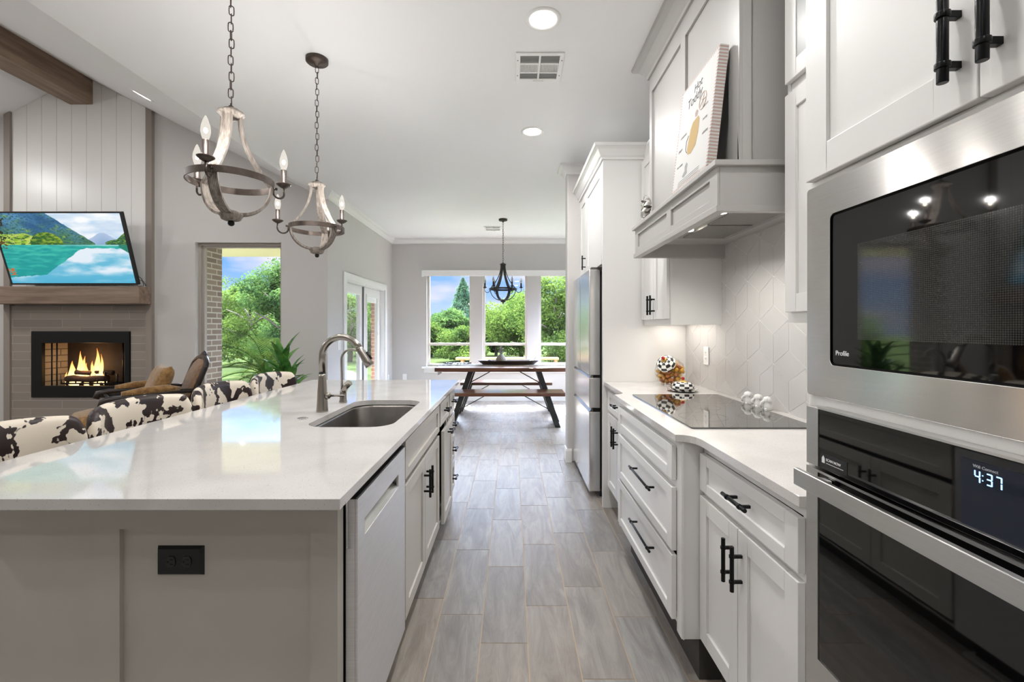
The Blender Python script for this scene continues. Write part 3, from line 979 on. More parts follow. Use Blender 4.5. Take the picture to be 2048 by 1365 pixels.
def slab_with_hole(outer, hole, z0, z1):
    bm = bmesh.new()
    def loop(pts, z):
        vs = [bm.verts.new((p[0], p[1], z)) for p in pts]
        es = [bm.edges.new((vs[i], vs[(i + 1) % len(vs)])) for i in range(len(vs))]
        return vs, es
    ov, oe = loop(outer, z1); hv, he = loop(hole, z1)
    bmesh.ops.triangle_fill(bm, use_beauty=True, use_dissolve=False, edges=oe + he)
    top = list(bm.faces)
    ob, _ = [], 0
    low = {}
    for v in list(bm.verts):
        low[v] = bm.verts.new((v.co.x, v.co.y, z0))
    for f in top: bm.faces.new([low[v] for v in reversed(f.verts)])
    for L in (ov, hv):
        for i in range(len(L)):
            a, b = L[i], L[(i + 1) % len(L)]
            bm.faces.new((a, b, low[b], low[a]))
    bmesh.ops.recalc_face_normals(bm, faces=bm.faces)
    bm.verts.index_update()
    mb = MB(); mb.v = [tuple(v.co) for v in bm.verts]; mb.f = [tuple(v.index for v in f.verts) for f in bm.faces]; mb.sm = [False] * len(mb.f)
    bm.free()
    return mb


def rrect(x0, x1, y0, y1, r, k=8):
    pts = []
    for cx, cy, a0 in ((x1 - r, y1 - r, 0), (x0 + r, y1 - r, 90), (x0 + r, y0 + r, 180), (x1 - r, y0 + r, 270)):
        for i in range(k + 1):
            a = radians(a0 + 90 * i / k); pts.append((cx + r * cos(a), cy + r * sin(a)))
    return pts


# ================================================================== ISLAND
IX0, IX1, IY0, IY1 = -1.50, -.396, 1.046, 3.415
CT = .915
XF = -.425
sinkR = rrect(-.835, -.485, 1.80, 2.47, .09)
solo('island_worktop', slab_with_hole([(IX0, IY0), (IX1, IY0), (IX1, IY1), (IX0, IY1)], sinkR, CT - .0265, CT), M['quartz'], ((IX0 + IX1) / 2, (IY0 + IY1) / 2, CT - .0265),
     'large white speckled quartz worktop covering the island, sink cut into it', 'worktop', bevel=.0015)
isl = empty('kitchen_island', (-.95, 2.2, 0), 'greige panelled kitchen island cabinet beneath the large white quartz worktop', 'kitchen island')
b = MB()
xe = -.447
b.box(-1.15, -1.13, 1.22, 3.37, .0, .888)                 # seating side back
b.box(-1.13, xe, 3.35, 3.38, 0, .888)                     # far end
b.box(-1.13, -.47, 1.245, 1.82, 0, .012)
b.box(-1.13, xe, 1.812, 1.83, .1, .888)
b.box(-1.13, xe, 1.83, 3.35, .10, .125)
b.box(xe - .012, xe, 1.812, 2.70, .862, .888); b.box(xe - .012, xe, 1.812, 1.84, .11, .862); b.box(xe - .012, xe, 2.665, 2.70, .11, .862)
b.box(xe - .012, xe, 2.70, 3.38, .862, .888); b.box(xe - .012, xe, 3.08, 3.13, .11, .862); b.box(xe - .012, xe, 3.345, 3.38, .0, .862)
b.box(xe - .012, xe, 2.70, 3.38, .11, .13); b.box(xe - .012, xe, 1.84, 2.665, .11, .13); b.box(xe - .012, xe, 1.84, 3.345, .70, .715)
b.build('carcass', M['isl'], isl)
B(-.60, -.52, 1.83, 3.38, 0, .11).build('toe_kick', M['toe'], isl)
B(-1.12, -.50, 1.83, 3.34, .13, .70).build('interior', M['gap'], isl)
# near end panel, stiles and recessed fields
e = MB(); ya, yb_ = 1.20, 1.222
xL, xR_ = -1.48, -.46
ys = 1.2125
e.box(xL, xR_, ys, 1.24, 0, .888)
for (a, c) in ((-1.48, -1.40), (-1.102, -1.035), (-.532, -.46)): e.box(a, c, ya, ys, .0, .888)
for (a, c) in ((-1.40, -1.102), (-1.035, -.532)): e.box(a, c, ya, ys, .777, .888); e.box(a, c, ya, ys, 0, .10)
e.build('end_panel', M['isl'], isl)
for (y0, y1, hy) in ((1.822, 2.228, 2.20), (2.233, 2.665, 2.262)):
    d = shaker(isl, 'door', XF, 1, y0, y1, .135, .675, M['isl'])
    bar_pull(d, XF, 1, hy, .555, .135)
f = shaker(isl, 'false_front', XF, 1, 1.822, 2.665, .70, .852, M['isl'], st=.05, rail=.035)
d = shaker(isl, 'drawer', XF, 1, 2.71, 3.075, .715, .852, M['isl'], rail=.035); bar_pull(d, XF, 1, 2.89, .79, .14, False)
d = shaker(isl, 'pull_out_door', XF + .022, 1, 2.71, 3.075, .135, .69, M['isl']); bar_pull(d, XF + .022, 1, 2.89, .655, .14, False)
for z0, z1 in ((.70, .852), (.535, .685), (.345, .52), (.135, .33)):
    d = shaker(isl, 'drawer', XF, 1, 3.125, 3.37, z0, z1, M['isl'], st=.045, rail=.035); bar_pull(d, XF, 1, 3.245, (z0 + z1) / 2 + .01, .10, False)

# outlet on the end panel
po = empty('power_outlet', (-.885, 1.2, .655), 'black double power outlet set sideways on the island end panel', 'power outlet')
ox, oz = -.873, .678
p = MB()
x0, x1 = (309 - 1024) * 1.2 / 910, (403 - 1024) * 1.2 / 910
z1, z0 = CAMZ - (1096 - 655) * 1.2 / 910, CAMZ - (1155 - 655) * 1.2 / 910
po.location = ((x0 + x1) / 2, 1.2125, z0)
p.hexa([(x0, 1.2125, z0), (x1, 1.2125, z0), (x1, 1.2126, z0), (x0, 1.2126, z0), (x0, 1.2125, z1), (x1, 1.2125, z1), (x1, 1.2126, z1), (x0, 1.2126, z1)])
p = MB(); i_ = .006
A = [(x0, 1.2125, z0), (x1, 1.2125, z0), (x1, 1.2125, z1), (x0, 1.2125, z1)]
Bq = [(x0 + i_, 1.203, z0 + i_), (x1 - i_, 1.203, z0 + i_), (x1 - i_, 1.203, z1 - i_), (x0 + i_, 1.203, z1 - i_)]
p.rings([A, Bq], True, False); p.build('cover_plate', M['blackp'], po)
for cx in ((x0 + x1) / 2 - .021, (x0 + x1) / 2 + .021):
    cz = (z0 + z1) / 2
    pts = [(cx + .0125 * cos(a), cz + .0165 * sin(a)) for a in [2 * pi * k / 24 for k in range(24)]]
    pts = [(max(cx - .0125, min(cx + .0125, a)), max(cz - .0145, min(cz + .0145, c_))) for a, c_ in pts]
    r = MB().prism(pts, 'y', 1.2010, 1.2032).build('receptacle', mat('outlet_face_black', (34, 36, 40), .3), po)
    h = MB(); h.box(cx - .001, cx + .007, 1.2002, 1.2012, cz + .005, cz + .0072); h.box(cx - .001, cx + .007, 1.2002, 1.2012, cz - .0072, cz - .005)
    h.lathe([(.0024, 0), (.0024, .001)], (cx - .007, 1.2002, cz), 12, 'y')
    h.build('socket_slots', M['gap'], r)

# ---- dishwasher
dw = empty('dishwasher', (-.75, 1.52, .0), 'stainless steel dishwasher with a recessed pocket handle in the island', 'dishwasher')
y0, y1 = 1.253, 1.808; XD = XF + .0
zt = .835
dr = MB()
for a in cells(y0, y1, .11, zt, [(1.315, 1.705, .712, .758)]): dr.box(XD - .008, XD, a[0], a[1], a[2], a[3])
dr.box(XD - .034, XD - .008, y0, y1, .11, .70); dr.box(XD - .034, XD - .030, y0, y1, .70, zt); dr.box(XD - .03, XD - .008, y0, 1.30, .70, zt)
dr.box(XD - .03, XD - .008, 1.72, y1, .70, zt); dr.box(XD - .03, XD - .008, 1.30, 1.72, .77, zt)
dr.build('door', mat('dishwasher_steel', (246, 247, 250), .45, metal=1, var=.05, vscale=10, vstretch=(1, 1, 30)), dw, bevel=.0015)
pk = MB().prism([(XD - .028, .758), (XD - .001, .758), (XD - .004, .754), (XD - .024, .728), (XD - .001, .713), (XD - .028, .712)], 'y', 1.315, 1.705)
pk.build('pocket_handle', M['ss'], dw)
B(-1.05, XD - .038, 1.255, 1.806, .09, .872).build('tub_body', M['gap'], dw)
B(XD - .036, XD - .004, y0, y1, zt + .001, zt + .004).build('control_strip', M['blackp'], dw)
B(-.52, -.50, 1.26, 1.80, .0, .09).build('toe_panel', M['gap'], dw)

# ---- sink
sk = empty('kitchen_sink', (-.66, 2.13, .70), 'undermounted stainless steel single bowl sink in the island', 'sink')
rs = []
for (ins, z) in ((-.012, CT - .027), (-.004, CT - .028), (0, CT - .04), (.004, .75), (.012, .715), (.035, .70)):
    rs.append([(p[0], p[1], z) for p in rrect(-.835 + ins, -.485 - ins, 1.80 + ins, 2.47 - ins, .09)])
mb = MB().rings(rs, False, True); mb.poly(list(reversed(rs[-1])))
mb.build('bowl', M['sink'], sk)
MB().lathe([(.0, 0), (.045, 0), (.045, .003), (.03, .004), (.028, -.003), (0, -.003)], (-.66, 2.2, .702), 24).build('drain', M['chrome'], sk)

# ---- main faucet
fx, fy = -.888, 2.13
fa = empty('kitchen_faucet', (fx, fy, CT), 'tall brushed nickel gooseneck pull-down faucet beside the island sink', 'faucet')
MB().lathe([(.0, 0), (.0265, 0), (.0265, .006), (.025, .02), (.0215, .09), (.0165, .165), (.0155, .178), (.0, .178)], (fx, fy, CT), 32).build('base', M['nickel'], fa)
MB().lathe([(.0158, 0), (.0158, .005), (0, .005)], (fx, fy, CT + .177), 24).build('collar', M['blackp'], fa)
R = .095; zc = CT + .255
path = [(fx, fy, CT + .182), (fx, fy, zc)]
for i in range(1, 17):
    a = pi - i * (pi - radians(28)) / 16
    path.append((fx + R + R * cos(a), fy - .02 * i / 16, zc + R * sin(a)))
neck = MB().tube(path, .0152, 20).build('neck', M['nickel'], fa)
ex = Vector(path[-1]); dr_ = (ex - Vector(path[-2])).normalized()
MB().tube([ex + dr_ * a for a in (0, .004, .03, .075, .098, .1)], [.0155, .0165, .0175, .0205, .0215, .019], 24).build('spray_head', M['nickel'], fa)
ex2 = ex + dr_ * .05 + Vector((.02, 0, .008))
MB().tube([ex2 - dr_ * .018, ex2 + dr_ * .022], .006, 10).build('spray_button', M['blackp'], fa)
hz = CT + .075
MB().lathe([(0, 0), (.014, 0), (.0165, .006), (.0165, .016), (.009, .022), (0, .024)], (fx + .018, fy - .004, hz), 20, 'x').build('lever_hub', M['nickel'], fa)
MB().tube([(fx + .04, fy - .004, hz), (fx + .105, fy - .004, hz)], [.0055, .0045], 12).build('lever', M['nickel'], fa)

# ---- filtered water faucet
gx, gy = -.878, 2.38
fb_ = empty('drinking_water_faucet', (gx, gy, CT), 'slim small gooseneck water faucet standing behind the main island faucet', 'faucet')
MB().lathe([(0, 0), (.02, 0), (.02, .008), (.0175, .014), (.0165, .055), (.014, .07), (0, .074)], (gx - .005, gy, CT), 24).build('base', M['nickel'], fb_)
zc = CT + .225; R = .055
path = [(gx - .012, gy, CT + .06), (gx - .014, gy, zc)]
for i in range(1, 17):
    a = pi - i * (pi * .86) / 16
    path.append((gx - .014 + R + R * cos(a), gy, zc + R * sin(a)))
MB().tube(path, .0058, 14).build('neck', M['nickel'], fb_)
ex = Vector(path[-1]); d_ = (ex - Vector(path[-2])).normalized()
MB().tube([ex - d_ * .004, ex + d_ * .012], .008, 14).build('spout_tip', M['nickel'], fb_)
MB().tube([(gx - .004, gy, CT + .055), (gx + .012, gy - .01, CT + .085), (gx + .034, gy - .016, CT + .108)], [.014, .016, .017], 18).build('tap_handle', M['nickel'], fb_)
solo('disposal_switch', MB().lathe([(0, 0), (.022, 0), (.022, .005), (.017, .007), (.013, .004), (0, .005)], (-.9, 1.955, CT), 28), M['chrome'], (-.9, 1.955, CT),
     'small round metal air switch button on the worktop near the sink', 'button')

# ================================================================== RIGHT RUN
XW = XR
def base_cab(name, y0, y1, xb, label, fronts, skirt=.16):
    r = empty(name, ((xb + XW) / 2, (y0 + y1) / 2, 0), label, 'cabinet')
    c = MB(); xf = xb
    zt = .888
    c.box(xf, XW - .005, y0, y0 + .018, skirt, zt); c.box(xf, XW - .005, y1 - .018, y1, skirt, zt)
    c.box(xf + .018, XW - .005, y0 + .018, y1 - .018, skirt, skirt + .018)
    c.box(XW - .02, XW - .005, y0 + .018, y1 - .018, skirt, zt)
    c.box(xf, xf + .018, y0 + .018, y0 + .035, skirt, zt); c.box(xf, xf + .018, y1 - .035, y1 - .018, skirt, zt)
    c.box(xf, xf + .018, y0 + .035, y1 - .035, .852, zt)
    for f in fronts:
        pass
    c.box(xf, xf + .018, y0 + .035, y1 - .035, .69, .73)
    c.build('carcass', M['cab'], r)
    B(xf + .03, XW - .03, y0 + .02, y1 - .02, skirt + .02, .68).build('interior', M['gap'], r)
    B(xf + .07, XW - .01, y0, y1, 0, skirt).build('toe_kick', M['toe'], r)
    return r
nc = base_cab('base_cabinet', 1.07, 1.69, .708, 'white base cabinet nearest the wall oven, one drawer over two doors', [])
XN = .688
d = shaker(nc, 'drawer', XN, -1, 1.095, 1.668, .716, .85, M['cab'], rail=.036); bar_pull(d, XN, -1, 1.355, .79, .14, False)
d = shaker(nc, 'door', XN, -1, 1.095, 1.386, .17, .695, M['cab']); bar_pull(d, XN, -1, 1.362, .585, .135)
d = shaker(nc, 'door', XN, -1, 1.390, 1.668, .17, .695, M['cab']); bar_pull(d, XN, -1, 1.418, .585, .135)
kc = base_cab('base_cabinet', 1.69, 2.66, .625, 'white three-drawer base cabinet stepping forward under the cooktop', [])
XK = .605
for z0, z1, hd in ((.73, .862, 0), (.462, .703, 1), (.202, .446, 1)):
    d = shaker(kc, 'drawer', XK, -1, 1.725, 2.60, z0, z1, M['cab'], rail=.04)
    if hd: bar_pull(d, XK, -1, 2.07, (z0 + z1) / 2 + .045, .33, False, post=.26, r=.0055)
pl = MB()
for yy in (1.69, ):
    pl.box(.625, .706, 1.676, 1.690, .16, .888); pl.box(.629, .634, 1.672, 1.676, .16, .888)
pl.build('side_panel', M['cab'], kc)
fc = base_cab('base_cabinet', 2.66, 3.295, .708, 'narrow white base cabinet between the cooktop drawers and the refrigerator panel', [])
d = shaker(fc, 'drawer', XN, -1, 2.70, 3.27, .716, .85, M['cab'], rail=.036); bar_pull(d, XN, -1, 2.98, .79, .14, False)
d = shaker(fc, 'door', XN, -1, 2.70, 2.983, .17, .695, M['cab']); bar_pull(d, XN, -1, 2.955, .585, .135)
d = shaker(fc, 'door', XN, -1, 2.987, 3.27, .17, .695, M['cab']); bar_pull(d, XN, -1, 3.015, .585, .135)

ctp = [(XW - .002, 1.062), (.670, 1.062), (.667, 1.60), (.661, 1.632), (.648, 1.655), (.630, 1.668), (.612, 1.672), (.600, 1.672), (.600, 2.672), (.612, 2.675), (.640, 2.69), (.660, 2.715), (.667, 2.74), (.667, 3.297), (XW - .002, 3.297)]
solo('counter_worktop', MB().prism(ctp, 'z', CT - .0265, CT), M['quartz'], (.95, 2.2, CT - .0265),
     'white quartz worktop along the backsplash, bowed forward around the cooktop', 'worktop', bevel=.0012)
ck = empty('cooktop', (.945, 2.2, CT), 'black glass electric cooktop set in the white wall-side worktop', 'cooktop')
MB().prism(rrect(.697, 1.195, 1.764, 2.643, .012, 4), 'z', CT + .0002, CT + .006).build('glass_top', M['ctop'], ck, bevel=.001)
el = mat('burner_ring_print', (70, 68, 66), .2)
for (cx, cy, r) in ((.83, 1.98, .10), (1.06, 1.97, .075), (.84, 2.43, .075), (1.06, 2.42, .105), (.945, 2.2, .06)):
    ring = [[(cx + q * cos(a), cy + q * sin(a), CT + .0062) for a in [2 * pi * k / 48 for k in range(48)]] for q in (r, r - .0012)]
    MB().rings(ring, False, False).build('burner_ring', el, ck)

# ---- backsplash : tumbling block rhombus tiles on grout, clipped to the visible wall area
bsY0, bsY1 = 1.06, 3.297
bs = struct('backsplash', MB().box(XW - .0035, XW, bsY0, bsY1, CT, 1.90), M['grout'])
L = .141; hw = L * sqrt(3) / 2; g = .0013
bm = bmesh.new()
def add_tile(pts):
    c = Vector((sum(p[0] for p in pts) / len(pts), sum(p[1] for p in pts) / len(pts)))
    q = []
    n = len(pts)
    # inset polygon by g
    for i in range(n):
        a = Vector(pts[i - 1]); b_ = Vector(pts[i]); c2 = Vector(pts[(i + 1) % n])
        e1 = (b_ - a).normalized(); e2 = (c2 - b_).normalized()
        n1 = Vector((-e1.y, e1.x)); n2 = Vector((-e2.y, e2.x))
        if (c - b_).dot(n1) < 0: n1 = -n1
        if (c - b_).dot(n2) < 0: n2 = -n2
        mm = n1 + n2; q.append(b_ + mm / mm.length_squared * 2 * g)
    lo = [bm.verts.new((XW - .0036, p.x, p.y)) for p in q]
    hi = [bm.verts.new((XW - .0048, p.x, p.y)) for p in q]
    bm.faces.new(hi)
    for i in range(n): bm.faces.new((lo[i], lo[(i + 1) % n], hi[(i + 1) % n], hi[i]))
cy0, cz0 = 2.316, 1.556
for j in range(-5, 4):
    for i in range(-8, 8):
        cy = cy0 + i * 2 * hw + (hw if j % 2 else 0); cz = cz0 + j * 1.5 * L
        if not (bsY0 - .3 < cy < bsY1 + .3 and CT - .3 < cz < 2.1): continue
        add_tile([(cy, cz + L / 2), (cy - hw, cz), (cy, cz - L / 2), (cy + hw, cz)])
        add_tile([(cy - hw, cz), (cy, cz - L / 2), (cy, cz - 1.5 * L), (cy - hw, cz - L)])
        add_tile([(cy + hw, cz), (cy, cz - L / 2), (cy, cz - 1.5 * L), (cy + hw, cz - L)])
for co, no in (((0, bsY0 + .001, 0), (0, -1, 0)), ((0, bsY1 - .001, 0), (0, 1, 0)), ((0, 0, CT + .001), (0, 0, -1)), ((0, 0, 1.895), (0, 0, 1))):
    bmesh.ops.bisect_plane(bm, geom=bm.verts[:] + bm.edges[:] + bm.faces[:], plane_co=co, plane_no=no, clear_outer=True)
bmesh.ops.recalc_face_normals(bm, faces=bm.faces)
bm.verts.index_update()
mb = MB(); mb.v = [tuple(v.co) for v in bm.verts]; mb.f = [tuple(v.index for v in f.verts) for f in bm.faces]; mb.sm = [False] * len(mb.f)
bm.free()
mb.build('splash_tiles', M['ktile'], bs)

# outlet plates
def outlet(y, z, label, xw=XW - .008, s=-1, axis='x', x=None, rock=True):
    o = empty('power_outlet', (xw, y, z - .058), label, 'power outlet')
    if axis == 'x':
        B(xw, xw + s * .005, y - .036, y + .036, z - .058, z + .058).build('cover_plate', M['whitep'], o, bevel=.002)
        for dz in (-.02, .02):
            B(xw + s * .005, xw + s * .007, y - .016, y + .016, z + dz - .015, z + dz + .015).build('receptacle', M['whitep'], o, bevel=.001)
            h = MB().box(xw + s * .007, xw + s * .0075, y - .007, y - .005, z + dz - .005, z + dz + .006); h.box(xw + s * .007, xw + s * .0075, y + .005, y + .007, z + dz - .005, z + dz + .006)
            h.build('socket_slots', M['gap'], o)
    else:
        o.location = (x, y, z - .058)
        B(x - .036, x + .036, y - .005, y, z - .058, z + .058).build('cover_plate', M['whitep'], o, bevel=.002)
        for dz in (-.02, .02):
            B(x - .016, x + .016, y - .007, y - .005, z + dz - .015, z + dz + .015).build('receptacle', M['whitep'], o, bevel=.001)
    return o
outlet(2.94, 1.126, 'white double outlet on the backsplash tile above the butter dish')
outlet(YB, .42, 'white wall outlet low on the dining wall left of the windows', axis='y', x=-1.91)
o = outlet(7.86, .43, 'white outlet low on the side wall past the double doors', xw=XL, s=1)
sw = empty('light_switch', (XL, 5.62, 1.05), 'white light switch plate on the wall left of the double doors', 'switch')
B(XL, XL + .005, 5.58, 5.66, 1.03, 1.15).build('cover_plate', M['whitep'], sw, bevel=.002)
B(XL + .005, XL + .009, 5.607, 5.633, 1.06, 1.12).build('rocker', M['whitep'], sw, bevel=.001)

# ================================================================== RANGE HOOD
hd = empty('range_hood', (1.0, 2.17, 1.725), 'tall grey panelled wooden range hood with a shelf ledge over the cooktop', 'range hood')
HY0, HY1 = 1.635, 2.70
HX = .816
c = MB()
c.box(HX + .012, XW - .001, HY0 + .012, HY1, 1.90, CE)
# front stiles and rails (far, mid, near) and side stiles
for (a, b_) in ((HY0, 1.715), (2.146, 2.205), (2.655, HY1)): c.box(HX, HX + .013, a, b_, 1.90, CE)
for (a, b_) in ((1.715, 2.146), (2.205, 2.655)): c.box(HX, HX + .013, a, b_, 2.687, CE); c.box(HX, HX + .013, a, b_, 1.90, 1.915)
c.box(HX, HX + .045, HY0, HY0 + .013, 1.90, CE); c.box(XW - .06, XW - .001, HY0, HY0 + .013, 1.90, CE)
c.build('chimney_cover', M['hood'], hd, bevel=.0015)
sweep('crown_moulding', [(XW, HY1), (HX, HY1), (HX, HY0), (XW, HY0)], CROWN, CE - .001, M['hood'], side=-1, scale=1.15, parent=hd, kind=None)
bx = MB(); X0 = .742
bx.box(X0, X0 + .02, HY0 - .01, HY1 + .01, 1.725, 1.885)
bx.box(X0 + .02, XW - .001, HY0 - .01, HY0 + .01, 1.725, 1.885); bx.box(X0 + .02, XW - .001, HY1 - .01, HY1 + .01, 1.725, 1.885)
bx.box(X0 + .02, XW - .001, HY0 + .01, HY1 - .01, 1.80, 1.815)
for (a, b_) in ((HY0 - .01, HY0 + .052), (2.10, 2.16), (HY1 - .05, HY1 + .01)): bx.box(X0 - .009, X0, a, b_, 1.745, 1.885)
for (a, b_) in ((HY0 + .052, 2.10), (2.16, HY1 - .05)): bx.box(X0 - .009, X0, a, b_, 1.852, 1.885); bx.box(X0 - .009, X0, a, b_, 1.745, 1.778)
bx.build('lower_box', M['hood'], hd, bevel=.001)
lip = MB(); lip.box(X0 - .016, X0 + .02, HY0 - .018, HY1 + .018, 1.722, 1.745)
lip.box(X0 + .02, XW - .001, HY0 - .018, HY0 + .006, 1.722, 1.745); lip.box(X0 + .02, XW - .001, HY1 - .006, HY1 + .018, 1.722, 1.745)
lip.build('bottom_trim', M['hood'], hd, bevel=.001)
MB().box(X0 - .024, XW - .001, HY0 - .026, HY1 + .026, 1.885, 1.905).build('shelf', M['hood'], hd, bevel=.002)
ins = MB().box(.80, 1.16, 1.74, 2.46, 1.788, 1.80)
ins.build('vent_insert', M['ss'], hd, bevel=.002)
fl = MB(); fl.box(.91, 1.12, 1.80, 2.10, 1.783, 1.788); fl.box(.91, 1.12, 2.12, 2.42, 1.783, 1.788)
fl.build('grease_filter', mat('hood_filter_mesh', (150, 148, 144), .4, metal=.9, var=.3, vscale=300), hd)
lampm = mat('hood_lamp', (255, 255, 255), .4, emit=(255, 246, 232), estr=14)
for yy in (1.885, 2.235):
    l = MB().lathe([(0, 0), (.026, 0), (.026, .004), (0, .004)], (.865, yy, 1.7835), 24).build('hood_lamp', lampm, hd)
    add_light('hood_lamp_light', 'SPOT', (.865, yy, 1.778), 5, (1, .96, .9), parent=hd, direction=(0, 0, -1), spot_size=radians(150), spot_blend=.6, shadow_soft_size=.025)
ctl = MB()
for k in range(4): ctl.box(.872, .88, 2.02 + k * .02, 2.03 + k * .02, 1.785, 1.788)
ctl.build('control_buttons', M['blackp'], hd)

# ================================================================== WALL CABINETS
def upper_cab(name, y0, y1, xf, z0, z1, label):
    r = empty(name, ((xf + XW) / 2, (y0 + y1) / 2, z0), label, 'wall cabinet')
    c = MB()
    c.box(xf, XW - .001, y0, y0 + .018, z0, z1); c.box(xf, XW - .001, y1 - .018, y1, z0, z1)
    c.box(xf + .02, XW - .001, y0 + .018, y1 - .018, z0 + .015, z0 + .03); c.box(xf, XW - .001, y0 + .018, y1 - .018, z1 - .02, z1)
    c.box(xf, xf + .02, y0 + .018, y1 - .018, z0, z0 + .045); c.box(XW - .02, XW - .001, y0 + .018, y1 - .018, z0 + .03, z1 - .02)
    c.build('carcass', M['cab'], r)
    B(xf + .001, XW - .03, y0 + .02, y1 - .02, z0 + .046, z1 - .021).build('face_frame', M['cab'], r)
    return r
CROWN2 = [(0, -.1), (.012, -.1), (.014, -.085), (.024, -.075), (.045, -.035), (.06, -.022), (.068, -.018), (.074, -.002), (.074, 0), (0, 0)]
uf = upper_cab('upper_cabinet', 2.735, 3.299, .955, 1.325, 2.62, 'white wall cabinet with two black pulls between the hood and refrigerator panel')
for a, b_, h in ((2.75, 3.012, 2.985), (3.016, 3.285, 3.045)):
    d = shaker(uf, 'door', .935, -1, a, b_, 1.362, 2.50, M['cab'], st=.06); bar_pull(d, .935, -1, h, 1.455, .128)
un = upper_cab('upper_cabinet', 1.065, 1.575, .955, 1.325, 2.86, 'white wall cabinet beside the microwave tower, short glazed door above a solid door')
for a, b_ in ((1.08, 1.318), (1.322, 1.56)):
    shaker(un, 'door', .935, -1, a, b_, 1.362, 2.10, M['cab'], st=.06)
    d = shaker(un, 'glazed_door', .935, -1, a, b_, 2.14, 2.84, M['cab'], st=.06)
    B(.938, .9375, a + .06, b_ - .06, 2.2, 2.78).build('door_pane', mat('frosted_cabinet_glass', (168, 170, 168), .25), d)
add_light('under_cabinet_light', 'AREA', (1.13, 3.02, 1.335), .2, (1, .97, .92), parent=uf, direction=(0, 0, -1), shape='RECTANGLE', size=.18, size_y=.45)
B(1.03, 1.23, 2.80, 3.24, 1.337, 1.340).build('under_cabinet_lamp', mat('under_cabinet_strip', (255, 255, 255), .4, emit=(255, 246, 232), estr=1.2), uf)

# ---- refrigerator surround
rc = empty('refrigerator_surround', (.96, 3.85, 0), 'tall white cabinet surround with crown, enclosing and topping the refrigerator', 'cabinet')
c = MB(); FX = .66
c.box(FX, XW - .001, 3.30, 3.335, 0, 2.53)
c.box(FX, XW - .001, 4.385, 4.418, 0, 2.53)
c.box(FX, XW - .001, 3.335, 4.385, 2.51, 2.53); c.box(FX + .005, XW - .001, 3.335, 4.385, 1.79, 1.81)
c.box(XW - .02, XW - .001, 3.335, 4.385, 0, 1.79)
c.box(FX + .02, XW - .001, 3.335, 4.385, 1.81, 2.51)
c.box(FX, FX + .02, 3.335, 3.352, 1.81, 2.51); c.box(FX, FX + .02, 4.372, 4.385, 1.81, 2.51)
c.build('carcass', M['cab'], rc)
d = shaker(rc, 'door', FX - .004, -1, 3.352, 4.02, 1.775, 2.50, M['cab'], st=.065)
d = shaker(rc, 'door', FX - .004, -1, 4.026, 4.38, 1.775, 2.50, M['cab'], st=.065); bar_pull(d, FX - .004, -1, 4.055, 1.885, .128)
sweep('crown_moulding', [(.66, 4.418), (.66, 3.30), (XW, 3.30)], CROWN2, 2.625, M['cab'], side=-1, parent=rc, kind=None)
B(.668, XW - .001, 3.31, 4.41, 2.53, 2.61).build('top_frieze', M['cab'], rc)

# ---- refrigerator
fr = empty('refrigerator', (.93, 3.96, 0), 'stainless steel french-door refrigerator with two bottom drawers beyond the worktop', 'refrigerator')
RX0 = .592; ry0, ry1 = 3.49, 4.375
frm = mat('refrigerator_steel', (238, 237, 236), .26, metal=1, var=.04, vscale=6, vstretch=(1, 20, 1))
B(.69, XW - .05, ry0 + .005, ry1 - .005, .04, 1.745).build('body', mat('refrigerator_side_grey', (88, 86, 84), .5), fr)
mid = 3.945
for (a, b_, z0, z1, nm) in ((ry0, mid - .004, .943, 1.754, 'upper_door'), (mid + .004, ry1, .943, 1.754, 'upper_door'), (ry0, ry1, .690, .922, 'middle_drawer'), (ry0, ry1, .05, .660, 'freezer_drawer')):
    q = MB().prism([(RX0 + .085, a + .0), (RX0 + .004, a), (RX0, a + .006), (RX0, b_ - .006), (RX0 + .004, b_), (RX0 + .085, b_)], 'z', z0, z1)
    dd = q.build(nm, frm, fr, bevel=.004)
    if 'drawer' in nm:
        MB().prism([(RX0 + .002, z1), (RX0 + .032, z1), (RX0 + .032, z1 + .024), (RX0 + .024, z1 + .024)], 'y', a + .01, b_ - .01).build('recessed_grip', M['ssd'], dd)
B(RX0 + .03, .69, ry0 + .02, ry1 - .02, .06, 1.74).build('gasket', M['gap'], fr)
B(RX0 + .001, RX0 + .012, mid - .003, mid + .003, 1.0, 1.69).build('door_seam', M['gap'], fr)
B(.61, .70, ry0 + .02, ry0 + .07, 1.755, 1.775).build('hinge_cover', M['ssd'], fr, bevel=.005)
ft = MB(); ft.box(.68, .72, ry0 + .03, ry0 + .07, 0, .045); ft.box(.68, .72, ry1 - .07, ry1 - .03, 0, .045); ft.box(1.1, 1.15, ry0 + .03, ry0 + .07, 0, .045); ft.box(1.1, 1.15, ry1 - .07, ry1 - .03, 0, .045)
ft.build('feet', M['blackp'], fr)

